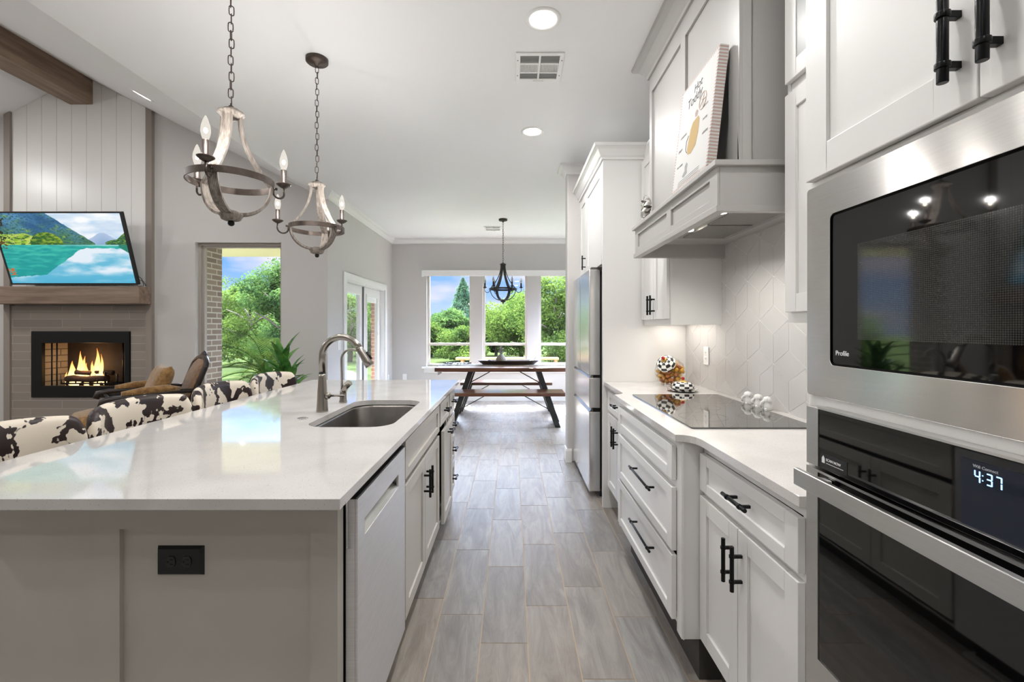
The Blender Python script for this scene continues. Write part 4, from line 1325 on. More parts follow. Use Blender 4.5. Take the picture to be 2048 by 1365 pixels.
# ================================================================== OVEN TOWER
tw = empty('oven_tower', (.98, .66, 0), 'tall white cabinet tower holding the microwave and wall oven', 'cabinet')
T0, T1 = .262, 1.058
TX = .69
c = MB()
c.box(TX, XW - .001, T1 - .02, T1, 0, CE - .02); c.box(TX, XW - .001, T0, T0 + .02, 0, CE - .02)
for z0, z1 in ((0, .43), (1.124, 1.16), (1.61, 1.64), (2.7, 2.86)): c.box(TX, TX + .02, T0 + .02, T1 - .02, z0, z1)
c.box(TX + .02, XW - .001, T0 + .02, T1 - .02, 1.12, 1.14); c.box(TX + .02, XW - .001, T0 + .02, T1 - .02, 1.615, 1.635)
c.box(TX + .02, XW - .001, T0 + .02, T1 - .02, 1.66, 2.84)
c.build('carcass', M['cab'], tw)
XT = .685 - .0
for a, b_, h in ((.658, 1.043, .686), (.27, .655, .628)):
    d = shaker(tw, 'door', XT - .012, -1, a, b_, 1.6405, 2.60, M['cab'], st=.068, th=.025); bar_pull(d, XT - .012, -1, h, 1.742, .128, True, .076, .0074, .024)
shaker(tw, 'drawer', XT - .005, -1, .28, 1.04, .17, .41, M['cab'])

# microwave
mw = empty('microwave', (.9, .66, 1.157), 'built-in stainless microwave with dark glass door, upper unit in the tower', 'microwave')
MX = .680; m0, m1 = .275, 1.049; mz0, mz1 = 1.157, 1.625
gz0, gz1 = 1.229, 1.5515; gy0, gy1 = .35, .974
def rhole_frame(y0, y1, z0, z1, hy0, hy1, hz0, hz1, xa, xb, ro, ri, k=6):
    """rounded frame in the YZ plane"""
    def rr(a0, a1, b0, b1, r):
        return rrect(a0, a1, b0, b1, r, k)
    O = rr(y0, y1, z0, z1, ro); I = rr(hy0, hy1, hz0, hz1, ri)
    mb = MB()
    mb.rings([[(xa, *p) for p in I], [(xa, *p) for p in O], [(xb, *p) for p in O], [(xb, *p) for p in I], [(xa, *p) for p in I]], False, False)
    return mb
msteel = mat('microwave_steel', (222, 220, 217), .18, metal=1, aniso=.9, var=.06, vscale=20, vstretch=(1, 1, 60))
rhole_frame(m0, m1, mz0, mz1, gy0, gy1, gz0, gz1, MX, MX + .012, .008, .012).build('trim_frame', msteel, mw, bevel=.001)
MB().prism(rrect(gy0 - .006, gy1 + .006, gz0 - .006, gz1 + .006, .012, 6), 'x', MX + .010, MX + .016).build('door_edge', M['gap'], mw)
MB().prism(rrect(gy0 + .004, gy1 - .004, gz0 + .004, gz1 - .004, .010, 6), 'x', MX + .004, MX + .011).build('door_glass', M['blackglass'], mw)
# perforated viewing screen behind the glass
pm = bpy.data.materials.new('perforated_screen'); pm.use_nodes = True
nt = pm.node_tree; b = nt.nodes['Principled BSDF']; b.inputs['Roughness'].default_value = .06; b.inputs['Specular IOR Level'].default_value = .8
tcn = N(nt, 'ShaderNodeTexCoord'); vo = N(nt, 'ShaderNodeTexVoronoi'); vo.inputs['Scale'].default_value = 300; vo.inputs['Randomness'].default_value = 0
nt.links.new(tcn.outputs['Object'], vo.inputs['Vector']); cr = N(nt, 'ShaderNodeValToRGB')
cr.color_ramp.elements[0].position = .3; cr.color_ramp.elements[0].color = (.05, .049, .048, 1); cr.color_ramp.elements[1].position = .5; cr.color_ramp.elements[1].color = (.008, .008, .008, 1)
nt.links.new(vo.outputs['Distance'], cr.inputs[0]); nt.links.new(cr.outputs[0], b.inputs['Base Color'])
B(MX + .0034, MX + .0042, gy0 + .06, .90, 1.285, 1.475).build('viewing_screen', pm, mw)
B(MX + .016, XW - .06, m0 + .02, m1 - .02, mz0 + .01, mz1 - .02).build('housing', M['gap'], mw)
text_mesh('Profile', .0145, 'door_lettering', mat('grey_print', (200, 200, 200), .5, emit=(200, 200, 200), estr=.15), mw, (MX + .0034, .961, 1.251), (0, -1, 0), (0, 0, 1))

# wall oven
ov = empty('built_in_oven', (.9, .65, .43), 'stainless and black glass wall oven with bar handle beneath the microwave', 'oven')
OX = .665; o0, o1 = .285, 1.028; oz0, oz1 = .44, 1.134
st_ = mat('oven_steel', (212, 211, 209), .3, metal=1, aniso=.85, var=.05, vscale=20, vstretch=(1, 1, 60))
for (a_, b_) in ((.99, o1), (o0, .32)): B(OX, TX + .02, a_, b_, 1.006, oz1).build('control_side_trim', st_, ov, bevel=.001)
B(OX + .002, TX + .02, .32, .99, 1.006, 1.132).build('control_panel', M['blackglass'], ov, bevel=.001)
B(OX + .0, TX + .02, .32, .99, 1.1325, 1.1365).build('top_trim', st_, ov)
s = MB()
for a in cells(o0, o1, oz0, 1.0, [(.325, .990, .588, .995)]): s.box(OX, TX + .02, a[0], a[1], a[2], a[3])
s.build('door_frame', st_, ov)
dg = MB().prism(rrect(.325, .990, .588, .995, .010, 5), 'x', OX + .002, TX + .01).build('door_glass', M['blackglass'], ov)
hb = MB(); hb.box(.620, .632, .325, 1.003, .965, 1.001); hb.box(.632, .648, .985, 1.003, .965, .972); hb.box(.632, .648, .325, 1.003, .995, 1.001) if 0 else None
hb.prism([(.632, .985), (.645, .985), (OX, .965), (OX, .945), (.632, .972)], 'z', .970, .990)
hb.prism([(.632, .34), (.645, .34), (OX, .36), (OX, .38), (.632, .352)], 'z', .970, .990)
hb.build('door_handle', st_, ov, bevel=.0015)
B(TX + .02, XW - .06, o0 + .01, o1 - .01, oz0, oz1 - .02).build('housing', M['gap'], ov)
B(OX + .0008, OX + .0021, .352, .675, 1.02, 1.118).build('display', mat('oven_display_glass', (18, 22, 32), .08, emit=(36, 50, 80), estr=.04), ov)
dm = mat('display_digits', (150, 200, 255), .5, emit=(140, 190, 255), estr=1.1)
def seg_digit(mb, d, y, z, w=.0085, h=.017, t=.0018):
    seg = {'4': 'bcfg', '3': 'abcdg', '7': 'abcf' if 0 else 'abc'}[d]
    xx0, xx1 = OX + .0002, OX + .0006
    def bx(ya, yb, za, zb): mb.box(xx0, xx1, y - ya, y - yb, z + za, z + zb)
    if 'a' in seg: bx(t * .6, w - t * .6, h - t, h)
    if 'd' in seg: bx(t * .6, w - t * .6, 0, t)
    if 'g' in seg: bx(t * .6, w - t * .6, h / 2 - t / 2, h / 2 + t / 2)
    if 'b' in seg: bx(w - t, w, h / 2 + t * .4, h - t * .3)
    if 'c' in seg: bx(w - t, w, t * .3, h / 2 - t * .4)
    if 'f' in seg: bx(0, t, h / 2 + t * .4, h - t * .3)
    if 'e' in seg: bx(0, t, t * .3, h / 2 - t * .4)
for d_, yy in (('4', .655), ('3', .6385), ('7', .626)):
    m_ = MB(); seg_digit(m_, d_, yy, 1.088); m_.build('display_digit', dm, ov)
m_ = MB(); m_.box(OX + .0002, OX + .0006, .6425, .6440, 1.092, 1.0935); m_.box(OX + .0002, OX + .0006, .6425, .6440, 1.099, 1.1005)
m_.build('display_colon', dm, ov)
text_mesh('Wifi Connect', .0062, 'display_caption', mat('dim_print', (150, 150, 150), .5, emit=(150, 150, 160), estr=.12), ov, (OX + .0006, .657, 1.1085), (0, -1, 0), (0, 0, 1))
stk = MB().box(OX + .0012, OX + .002, .905, .982, 1.014, 1.040); stk.build('sticker', mat('black_sticker', (26, 26, 28), .5), ov)
wp = mat('white_print', (235, 235, 235), .5)
text_mesh('SCAN NOW', .0078, 'sticker_text', wp, ov, (OX + .001, .965, 1.0265), (0, -1, 0), (0, 0, 1))
B(OX + .0008, OX + .0012, .915, .965, 1.021, 1.022).build('sticker_line', wp, ov)
hs = MB().prism([(.978, 1.020), (.969, 1.020), (.969, 1.030), (.9735, 1.036), (.978, 1.030)], 'x', OX + .0008, OX + .0012)
hs.build('sticker_house_icon', wp, ov)
# ================================================================== LIGHT FIXTURES
def link_mesh(mb, c, hl, hw, r, ang, k=16):
    pts = []
    for i in range(k):
        a = 2 * pi * i / k
        x = hw * cos(a); z = (hl - hw) * (1 if sin(a) > 0 else -1) * (1 if abs(sin(a)) > .01 else 0) + hw * sin(a)
        pts.append(Vector((c[0] + x * cos(ang), c[1] + x * sin(ang), c[2] + z)))
    n0 = len(mb.v); K = 6
    for i, p in enumerate(pts):
        t = (pts[(i + 1) % k] - pts[i - 1]).normalized()
        nrm = Vector((-sin(ang), cos(ang), 0)); u = t.cross(nrm).normalized()
        for j in range(K):
            a = 2 * pi * j / K
            mb.v.append(tuple(p + (nrm * cos(a) + u * sin(a)) * r))
    for i in range(k):
        for j in range(K):
            a = n0 + i * K + j; b = n0 + i * K + (j + 1) % K; i2 = (i + 1) % k
            c2 = n0 + i2 * K + (j + 1) % K; d = n0 + i2 * K + j
            mb.f.append((a, b, c2, d)); mb.sm.append(True)


def chandelier(name, X, Y, ztop, zring, zbot, R, ra, angs, label, wood, metal, lit, bulb_h=.085, strap_w=.036, group=None, canopy_r=.062, power=3.9):
    r = empty(name, (X, Y, CE), label, 'chandelier', group)
    MB().lathe([(0, 0), (canopy_r, 0), (canopy_r, -.020), (canopy_r - .006, -.026), (.018, -.03), (.010, -.045), (0, -.045)], (X, Y, CE), 32).build('canopy', metal, r)
    ch = MB(); z = CE - .045; i = 0
    while z > ztop + .045:
        link_mesh(ch, (X + .002 * sin(i * 1.7), Y, z - .019), .019, .0085, .0020, (i % 2) * pi / 2 + .5 + .2 * sin(i)); z -= .0325; i += 1
    ch.tube([(X, Y, z + .006), (X, Y, ztop + .016)], .0035, 8)
    ch.sphere((X, Y, ztop + .018), .011, 12)
    ch.build('chain', metal, r)
    MB().lathe([(0, .012), (.028, .012), (.034, .006), (.046, 0), (.048, -.006), (.040, -.010), (.036, -.018), (.03, -.022), (0, -.022)], (X, Y, ztop), 32).build('top_cap', wood, r)
    zr = zring; hz = .013
    for a in angs:
        d = Vector((cos(a), sin(a), 0)); w = Vector((-sin(a), cos(a), 0))
        path = []
        H = ztop - .015 - zr
        for i in range(13):
            t = i / 12
            rad = .031 + (R - .031) * (t ** 2.1 * .62 + t * .38 * t)
            path.append(Vector((X, Y, ztop - .012 - H * t)) + d * rad)
        zb = zbot + .045
        for i in range(1, 14):
            q = (pi / 2) * i / 13
            path.append(Vector((X, Y, zr - (zr - zb) * sin(q))) + d * (.026 + (R - .026) * cos(q)))
        st = MB().strap(path, strap_w, .010, w, 6 if lit else 0)
        st.build('wooden_strap', wood, r)
    rg = [[(X + q * cos(2 * pi * j / 128), Y + q * sin(2 * pi * j / 128), zz) for j in range(128)] for q, zz in ((R + .006, zr - hz), (R + .009, zr - hz), (R + .009, zr + hz), (R + .006, zr + hz), (R + .006, zr - hz))]
    MB().rings(rg, False, False).build('ring_band', metal, r)
    MB().lathe([(0, .058), (.02, .056), (.040, .046), (.043, .038), (.038, .032), (.034, .022), (.026, .018), (0, .016)], (X, Y, zbot), 28).build('bottom_cap', wood, r)
    MB().sphere((X, Y, zbot + .008), .0125, 14).build('finial', M['black'], r)
    for a in angs:
        d = Vector((cos(a), sin(a), 0)); c = Vector((X, Y, zr))
        rr = (ra - R - .006) / 2; mid = R + .008 + rr
        pth = [c + d * (R + .006) + Vector((0, 0, .004)), c + d * (R + .008) - Vector((0, 0, .012))]
        for i in range(0, 11):
            q = pi + pi * i / 10
            pth.append(c + d * (mid + rr * cos(q)) + Vector((0, 0, -.016 + rr * 1.0 * sin(q))))
        pth.append(c + d * ra + Vector((0, 0, .012)))
        arm = MB().tube(pth, .0042, 8)
        arm.tube([c + d * (R - .004) + Vector((0, 0, .0)), c + d * (R + .022) + Vector((0, 0, .0))], .0055, 8)
        am = arm.build('arm', metal, r)
        e = c + d * ra
        cup = MB().lathe([(0, .010), (.010, .010), (.022, .018), (.029, .024), (.029, .027), (.014, .027), (.013, .034), (.0115, .034), (.0115, .084), (.009, .086), (0, .086)], tuple(e), 24)
        cup.build('candle_cup', metal, am)
        bp = [(0, 0), (.009, 0), (.0135, bulb_h * .16), (.0165, bulb_h * .34), (.0145, bulb_h * .58), (.008, bulb_h * .84), (.0022, bulb_h), (0, bulb_h)]
        if lit:
            MB().lathe(bp, (e.x, e.y, e.z + .086), 16).build('candle_bulb', M['bulb'], am)
            MB().sphere((e.x, e.y, e.z + .086 + bulb_h * .38), .0065, 10, (1, 1, 1.5)).build('filament', M['filament'], am)
            add_light('bulb_light', 'POINT', (e.x, e.y, e.z + .142), power, (1, .975, .95), parent=am, shadow_soft_size=.006)
        else:
            MB().lathe(bp, (e.x, e.y, e.z + .086), 16).build('candle_bulb', M['bulboff'], am)
    return r
g = 'lit pendant chandeliers over the island'
chandelier('pendant_chandelier', -1.105, 1.79, 2.155, 1.885, 1.712, .143, .190, [radians(a) for a in (-82, 40, 160)],
           'nearer lit weathered-wood chandelier hanging over the island', M['weathered'], M['rope'], True, group=g)
chandelier('pendant_chandelier', -1.14, 2.66, 2.145, 1.885, 1.722, .143, .205, [radians(a) for a in (-28, 95, 212)],
           'farther lit weathered-wood chandelier over the island, whose round canopy shows on the ceiling', M['weathered'], M['rope'], True, group=g)
chandelier('dining_chandelier', -.13, 6.60, 2.225, 1.865, 1.655, .185, .262, [radians(a) for a in (0, 60, 120, 180, 240, 300)],
           'unlit dark six-arm chandelier hanging above the dining table', M['bronze_dark'], M['bronze_dark'], False, bulb_h=.075, strap_w=.034)


def downlight(x, y, z, label, nrm=(0, 0, -1), power=6.2, size=.14):
    o = empty('recessed_downlight', (x, y, z), label, 'ceiling light', 'recessed downlights')
    a = MB().lathe([(.066, 0), (.072, -.006), (.086, -.008), (.092, -.003), (.092, 0)], (0, 0, 0), 40, cap=False).build('trim_ring', M['trimw'], o, world=False)
    b = MB().lathe([(0, -.004), (.067, -.004), (.067, -.001), (0, -.001)], (0, 0, 0), 40).build('lens', M['lens'], o, world=False)
    n = Vector(nrm)
    o.rotation_euler = (-n).to_track_quat('Z', 'Y').to_euler()
    d = bpy.data.lights.new('downlight_light', 'AREA'); d.shape = 'DISK'; d.size = size; d.energy = power; d.color = (1, .99, .98)
    l = bpy.data.objects.new('downlight_light', d); COL.objects.link(l); l.parent = o; l.location = (0, 0, -.012)
    return o
downlight(.158, 2.316, CE, 'near round white downlight lit in the kitchen ceiling above the vent')
downlight(.164, 3.645, CE, 'far round white downlight lit in the kitchen ceiling beyond the vent')
for (x, y, p_) in ((.16, .95, 4.6), (-1.35, .4, 2), (.16, -.6, 2.4), (-1.4, -1.4, 2.4)):
    downlight(x, y, CE, 'round white downlight in the kitchen ceiling outside the view', power=p_)
sn = Vector((-.511, 0, -1)).normalized()
sl = (CE + .511 * (-2.33 + 3.25))
downlight(-3.25, 4.0, CE + .511 * .92, 'round downlight set in the sloping living room vault', nrm=(-.455, 0, -.89), power=5)
for (x, y) in ((-3.25, 1.8), (-3.25, -.4), (-6.6, 4.0), (-6.6, 1.8), (-6.6, -.4)):
    zz = zroof(x); downlight(x, y, zz - .001, 'round downlight in the living room vault outside the view', nrm=(-.455 if x > RX else .455, 0, -.89), power=9)


def vent(name, x0, x1, y0, y1, label, kind=0):
    o = empty(name, ((x0 + x1) / 2, (y0 + y1) / 2, CE), label, 'air vent')
    z = CE
    fr = MB(); b_ = .026
    for a in cells(x0, x1, y0, y1, [(x0 + b_, (x0 + x1) / 2 - .006, y0 + b_, y1 - b_), ((x0 + x1) / 2 + .006, x1 - b_, y0 + b_, y1 - b_)]): fr.box(a[0], a[1], a[2], a[3], z - .008, z - .001)
    yy = [y0 + b_ + (y1 - y0 - 2 * b_) * t for t in (0, .31, .36, .68, .73, 1)]
    for k in (1, 3): fr.box(x0 + b_, (x0 + x1) / 2 - .006, yy[k], yy[k + 1], z - .008, z - .002); fr.box((x0 + x1) / 2 + .006, x1 - b_, yy[k], yy[k + 1], z - .008, z - .002)
    fr.build('frame', M['trimw'], o, bevel=.002)
    sl = MB()
    for (xa, xb) in ((x0 + b_, (x0 + x1) / 2 - .006), ((x0 + x1) / 2 + .006, x1 - b_)):
        n = 12
        for k in range(n):
            xx = xa + (xb - xa) * (k + .5) / n
            sl.hexa([(xx - .004, yy[2], z - .007), (xx - .003, yy[2], z - .007), (xx - .003, yy[3], z - .007), (xx - .004, yy[3], z - .007), (xx + .003, yy[2], z - .002), (xx + .004, yy[2], z - .002), (xx + .004, yy[3], z - .002), (xx + .003, yy[3], z - .002)])
        for (ya, yb2) in ((yy[0], yy[1]), (yy[4], yy[5])):
            for k in range(7):
                q = ya + (yb2 - ya) * (k + .5) / 7
                sl.hexa([(xa, q - .004, z - .007), (xb, q - .004, z - .007), (xb, q - .003, z - .007), (xa, q - .003, z - .007), (xa, q + .003, z - .002), (xb, q + .003, z - .002), (xb, q + .004, z - .002), (xa, q + .004, z - .002)])
    sl.build('louvres', M['whitep'], o)
    B(x0 + .02, x1 - .02, y0 + .02, y1 - .02, z - .0018, z - .0012).build('duct_opening', mat('vent_duct_grey', (176, 176, 174), .8), o)
    MB().tube([((x0 + x1) / 2 - .03, y1 - .014, z - .012), ((x0 + x1) / 2 + .035, y1 - .014, z - .012)], .002, 6).build('damper_lever', M['whitep'], o)
    sc = MB()
    for sx in (x0 + .011, x1 - .011):
        for sy in (y0 + .07, y1 - .07): sc.lathe([(0, 0), (.004, 0), (.004, -.001), (0, -.001)], (sx, sy, z - .008), 10)
    sc.build('screw', M['ssd'], o)
vent('ceiling_vent', .023, .303, 2.593, 2.892, 'square white air vent in the kitchen ceiling between the two downlights')
vent('ceiling_vent', -.44, -.17, 7.07, 7.36, 'small white air vent in the ceiling beside the dining chandelier')

# ================================================================== DINING SET
def liveedge(x0, x1, y0, y1, z0, z1, seed, amp=.018):
    pts = []
    n = 40
    for i in range(n + 1):
        x = x0 + (x1 - x0) * i / n; pts.append((x, y0 + amp * noise.noise(Vector((x * 2.3, seed, 0))) + amp * .4 * noise.noise(Vector((x * 7, seed, 3)))))
    for i in range(n + 1):
        x = x1 - (x1 - x0) * i / n; pts.append((x, y1 + amp * noise.noise(Vector((x * 2.3, seed + 5, 0)))))
    return MB().prism(pts, 'z', z0, z1)


def bar(mb, p0, p1, wx, wy):
    """flat bar between two points with horizontal section wx * wy"""
    q = []
    for p in (p0, p1):
        q += [(p[0] - wx / 2, p[1] - wy / 2, p[2]), (p[0] + wx / 2, p[1] - wy / 2, p[2]), (p[0] + wx / 2, p[1] + wy / 2, p[2]), (p[0] - wx / 2, p[1] + wy / 2, p[2])]
    return mb.hexa(q)

TC = -.10
dt = empty('dining_table', (TC, 6.65, 0), 'live-edge wooden dining table with splayed dark steel legs by the windows', 'table')
liveedge(-1.05, .85, 6.15, 7.15, .705, .76, 1).build('tabletop', M['walnut'], dt, bevel=.006)
for sx in (-1, 1):
    for yy in (6.36, 6.94):
        bar(MB(), (TC + sx * .72, yy, 0), (TC + sx * .47, yy, .705), .075, .12).build('leg', M['steelblk'], dt, bevel=.004)
    rod = MB().tube([(TC + sx * .55, 6.36, .50), (TC + sx * .18, 6.42, .70)], .007, 8); rod.sphere((TC + sx * .55, 6.335, .50), .014, 10)
    rod.build('brace_rod', M['steelblk'], dt)
def bench(y0, y1, xs, label, seed):
    b = empty('dining_bench', (TC, (y0 + y1) / 2, 0), label, 'bench', 'live-edge benches beside the dining table')
    liveedge(-.80, xs, y0, y1, .415, .46, seed, .014).build('seat', M['walnut'], b, bevel=.006)
    ym = (y0 + y1) / 2
    for sx in (-1, 1):
        for yy in (ym - .085, ym + .085):
            bar(MB(), (TC + sx * .70, yy, 0), (TC + sx * .555, yy, .415), .07, .09).build('leg', M['steelblk'], b, bevel=.004)
        MB().tube([(TC + sx * .645, ym - .1, .20), (TC + sx * .24, ym - .02, .41)], .0055, 8).build('brace_rod', M['steelblk'], b)
bench(5.87, 6.25, .69, 'nearer live-edge wooden bench on the kitchen side of the dining table', 7)
bench(7.0, 7.36, .62, 'farther live-edge wooden bench under the windows behind the dining table', 11)

run_m = mat('grey_woven_runner', (186, 184, 178), .9, rgb2=(120, 124, 126), vscale=40, bump=.4)
rn = empty('table_runner', (TC, 6.65, .76), 'grey woven runner laid along the dining table with a tasselled end hanging', 'table runner')
m_ = MB().box(-1.05, .84, 6.50, 6.80, .7625, .7665); m_.box(-1.066, -1.05, 6.50, 6.80, .71, .7665)
m_.build('runner_cloth', run_m, rn)
ts = MB()
for k in range(12):
    yy = 6.515 + k * .0245
    ts.lathe([(0, 0), (.004, 0), (.007, -.02), (.010, -.085), (.0, -.087)], (-1.058, yy, .712), 6)
ts.build('tassels', mat('white_tassel', (226, 224, 220), .9, var=.2, vscale=80), rn)
fr_ = MB()
for k in range(120):
    xx = -1.0 + k * .0153; 
    fr_.tube([(xx, 6.50, .765), (xx + .006 * sin(k), 6.475, .764), (xx + .012 * sin(k * 2), 6.455, .7625)], .0018, 4)
fr_.build('fringe', mat('cream_fringe', (206, 196, 170), .9), rn)
tag(fr_ and rn)

tray = MB(); rs = []
for (sx, sy, z) in ((.40, .09, .0), (.42, .10, .004), (.50, .15, .058), (.515, .16, .062), (.50, .148, .060), (.40, .088, .012)):
    rs.append([(-.055 + sx * cos(a) * (abs(cos(a)) ** -.25 if abs(cos(a)) > .05 else 1) * .9, 6.65 + sy * sin(a), .767 + z) for a in [2 * pi * (k + .5) / 40 for k in range(40)]])
tray.rings(rs, True, True)
solo('dough_bowl_tray', tray, mat('dark_wood_tray', (74, 58, 50), .5, var=.2), (-.055, 6.65, .767), 'long shallow dark wooden tray lying in the middle of the dining table', 'tray')
pa = empty('pineapple_ornament', (-.16, 6.64, .777), 'grey pineapple ornament standing in the dark tray on the dining table', 'ornament')
pgm = mat('grey_ceramic_pineapple', (132, 128, 120), .6, var=.25, vscale=60)
p_ = MB(); rs = []
for i in range(17):
    t = i / 16; rr = .075 * (sin(pi * (.16 + .84 * t)) ** .75) * (1 - .12 * t) + .002
    rs.append([(-.16 + rr * (1 + .05 * cos(12 * a + i * pi)) * cos(a), 6.64 + rr * (1 + .05 * cos(12 * a + i * pi)) * sin(a), .777 + .15 * t) for a in [2 * pi * k / 36 for k in range(36)]])
p_.rings(rs, True, True).build('fruit_body', pgm, pa)
lf = MB()
for lay in range(5):
    n = 8 - lay
    for k in range(n):
        a = 2 * pi * k / n + lay * .5; d = Vector((cos(a), sin(a), 0)); w = Vector((-sin(a), cos(a), 0)); z0 = .925 + lay * .020
        R_ = .045 - lay * .007
        pth = [Vector((-.16, 6.64, z0)) + d * .008, Vector((-.16, 6.64, z0 + .012)) + d * R_ * .6, Vector((-.16, 6.64, z0 + .030)) + d * R_ * 1.1]
        wd = [.018, .016, .003]
        lf.strap(pth, lambda i, wd=wd: wd[i], .004, w)
lf.build('leaf_crown', pgm, pa)
bird = MB(); rs = []
for (x, y, z, r) in ((-.045, 0, .01, .004), (-.035, 0, .016, .014), (0, 0, .024, .024), (.03, 0, .034, .022), (.045, 0, .055, .013), (.055, 0, .075, .016), (.07, 0, .083, .014), (.092, 0, .082, .004)):
    rs.append([(.28 + x, 6.65 + r * cos(a), .787 + z + r * sin(a)) for a in [2 * pi * k / 14 for k in range(14)]])
bird.rings(rs, True, True)
bird.box(.255, .30, 6.63, 6.67, .777, .80)
solo('bird_figurine', bird, M['whitep'], (.28, 6.65, .777), 'small white bird figurine at the right end of the dark tray', 'figurine')
for i, (x, r, lb, mm) in enumerate(((-.39, .036, 'round white shell-like ornament at the left end of the dark tray', M['whitep']), (-.325, .034, 'dark striped ball ornament beside the white one in the tray', mat('dark_ball', (92, 96, 92), .5, var=.5, vscale=40)))):
    solo('ball_ornament', MB().sphere((x, 6.62, .776 + r), r, 18, (1.3 if i == 0 else 1, 1, .9)), mm, (x, 6.62, .776), lb, 'ornament')
bxm = MB().box(-.02, .06, 6.60, 6.66, .79, .80); bxm.box(-.015, .0, 6.61, 6.65, .775, .79); bxm.box(.04, .055, 6.61, 6.65, .775, .79); bxm.box(-.015, .055, 6.61, 6.65, .80, .812)
solo('trinket_box', bxm, mat('silver_trinket', (150, 152, 154), .3, metal=.7), (.02, 6.63, .775), 'little grey metal trinket beside the pineapple in the dark tray', 'trinket')
gar = MB(); rg = random.Random(4)
for k in range(120):
    a = rg.random() * 2 * pi; x = -.80 + .19 * cos(a); y = 6.66 + .13 * sin(a)
    d = Vector((rg.uniform(-1, 1), rg.uniform(-1, 1), rg.uniform(.0, .8))).normalized() * .035
    w = Vector((-d.y, d.x, 0)).normalized() * .008
    p = Vector((x, y, .775)); gar.poly([tuple(p), tuple(p + d * .5 + w), tuple(p + d), tuple(p + d * .5 - w)])
gar.lathe([(.135, .0), (.15, .004), (.16, .0)], (-.80, 6.66, .768), 32, cap=False)
solo('table_wreath', gar, mat('dark_wreath_leaf', (70, 72, 60), .7), (-.8, 6.66, .7675), 'low dark leafy wreath on the left half of the dining table', 'wreath')

# ================================================================== BAR STOOLS
def bar_stool():
    """local: faces +X (towards the island)"""
    r = empty('bar_stool', (0, 0, 0))
    # padded wrap-around backrest
    n = 28; rs = []
    for i in range(n + 1):
        s = -1 + 2 * i / n
        y = .26 * s; x = -.215 + .09 * abs(s) ** 2.8
        dx = .09 * 2.8 * abs(s) ** 1.8 * (1 if s > 0 else -1); t = Vector((dx, .26, 0)).normalized(); nn = Vector((t.y, -t.x, 0))
        e = min(1, (1 - abs(s)) / .16)
        top = .985 + .022 * (1 - s * s) - .075 * (1 - sqrt(max(0, 1 - (1 - e) ** 2)))
        bot = .70
        th = .024 * (.35 + .65 * sqrt(max(0, 1 - (1 - e) ** 2)))
        c = Vector((x, y, 0)); sec = []
        for (a, z) in ((-1, bot), (-1, top - .045), (-.85, top - .016), (-.35, top - .002), (.35, top), (.9, top - .016), (1.1, top - .05), (1, bot)):
            sec.append(tuple(c + nn * (-a * th) + Vector((0, 0, z))))
        rs.append(sec)
    MB().rings(rs, True, True).build('backrest', M['cow'], r, world=False, sub=1)
    se = [[(.0 + .235 * sx * cos(a) * min(1.25, 1 / max(abs(cos(a)), abs(sin(a)))) ** .6, .0 + .225 * sx * sin(a) * min(1.25, 1 / max(abs(cos(a)), abs(sin(a)))) ** .6, z) for a in [2 * pi * k / 32 for k in range(32)]]
          for sx, z in ((.94, .585), (1, .60), (1, .65), (.95, .675), (.7, .685))]
    MB().rings(se, True, True).build('seat', M['cow'], r, world=False)
    for sx in (-1, 1):
        for sy in (-1, 1):
            MB().tube([(sx * .17, sy * .17, .60), (sx * .22, sy * .215, 0)], [.02, .012], 10).build('leg', M['darkwood'], r, world=False)
    f = MB(); z = .22
    q = [(-.202, -.197, z), (.202, -.197, z), (.202, .197, z), (-.202, .197, z)]
    for i in range(4): f.tube([q[i], q[(i + 1) % 4]], .009, 8)
    f.build('footrest', M['darkwood'], r, world=False)
    return r
st0 = bar_stool()
labs = ['nearest cow-print bar stool, its back cut off by the left frame edge', 'cow-print bar stool second nearest, in front of the brown armchair',
        'cow-print bar stool third from the camera, below the picture window', 'farthest cow-print bar stool, in front of the leafy plant']
for i, yc in enumerate((1.44, 1.965, 2.52, 3.05)):
    s_ = st0 if i == 0 else copy_tree(st0)
    s_.location = (-1.44, yc, 0); s_.rotation_euler.z = radians((2, -2, 3, -1)[i])
    tag(s_, labs[i], 'bar stool', 'cow-print bar stools at the island')

# ================================================================== ARMCHAIR AND OTTOMAN
ac = empty('armchair', (-3.56, 4.40, 0), 'carved dark wood armchair upholstered in golden brown fabric near the fireplace', 'armchair', rz=radians(225))
# local +X is the sitting direction
def back_pt(u, v):   # u across -1..1, v up 0..1
    return Vector((-.27 - .20 * v - .03 * v * v, u, .40 + .64 * v))
def arch(u): return .98 + .0 - .34 * max(0, abs(u) - .0) ** 2.4
fm = MB(); pts = []
for i in range(33):
    a = pi * i / 32
    u = .27 * cos(a); v = .80 + .16 * sin(a) ** .8 if 1 else 0
    pts.append(back_pt(u, v))
path = [back_pt(.255, 0), back_pt(.268, .4)] + [back_pt(.275 * cos(pi * i / 24) if abs(cos(pi * i / 24)) < .98 else .275 * (1 if i < 12 else -1), .80 + .14 * sin(pi * i / 24)) for i in range(25)] + [back_pt(-.268, .4), back_pt(-.255, 0)]
fm.tube(path, .026, 10)
fm.tube([back_pt(-.255, .02), back_pt(.255, .02)], .022, 10)
fm.build('back_frame', M['darkwood'], ac, world=False)
cr_ = MB()
for k, (u, v, s) in enumerate([(0, .985, .036), (.055, .972, .028), (-.055, .972, .028), (.11, .945, .022), (-.11, .945, .022), (.27, .80, .03), (-.27, .80, .03), (.2, .90, .02), (-.2, .90, .02)]):
    p = back_pt(u, v); cr_.sphere(tuple(p), s, 12, (.7, 1.2, 1))
cr_.build('carved_crest', M['darkwood'], ac, world=False)
bk = MB(); rs = []
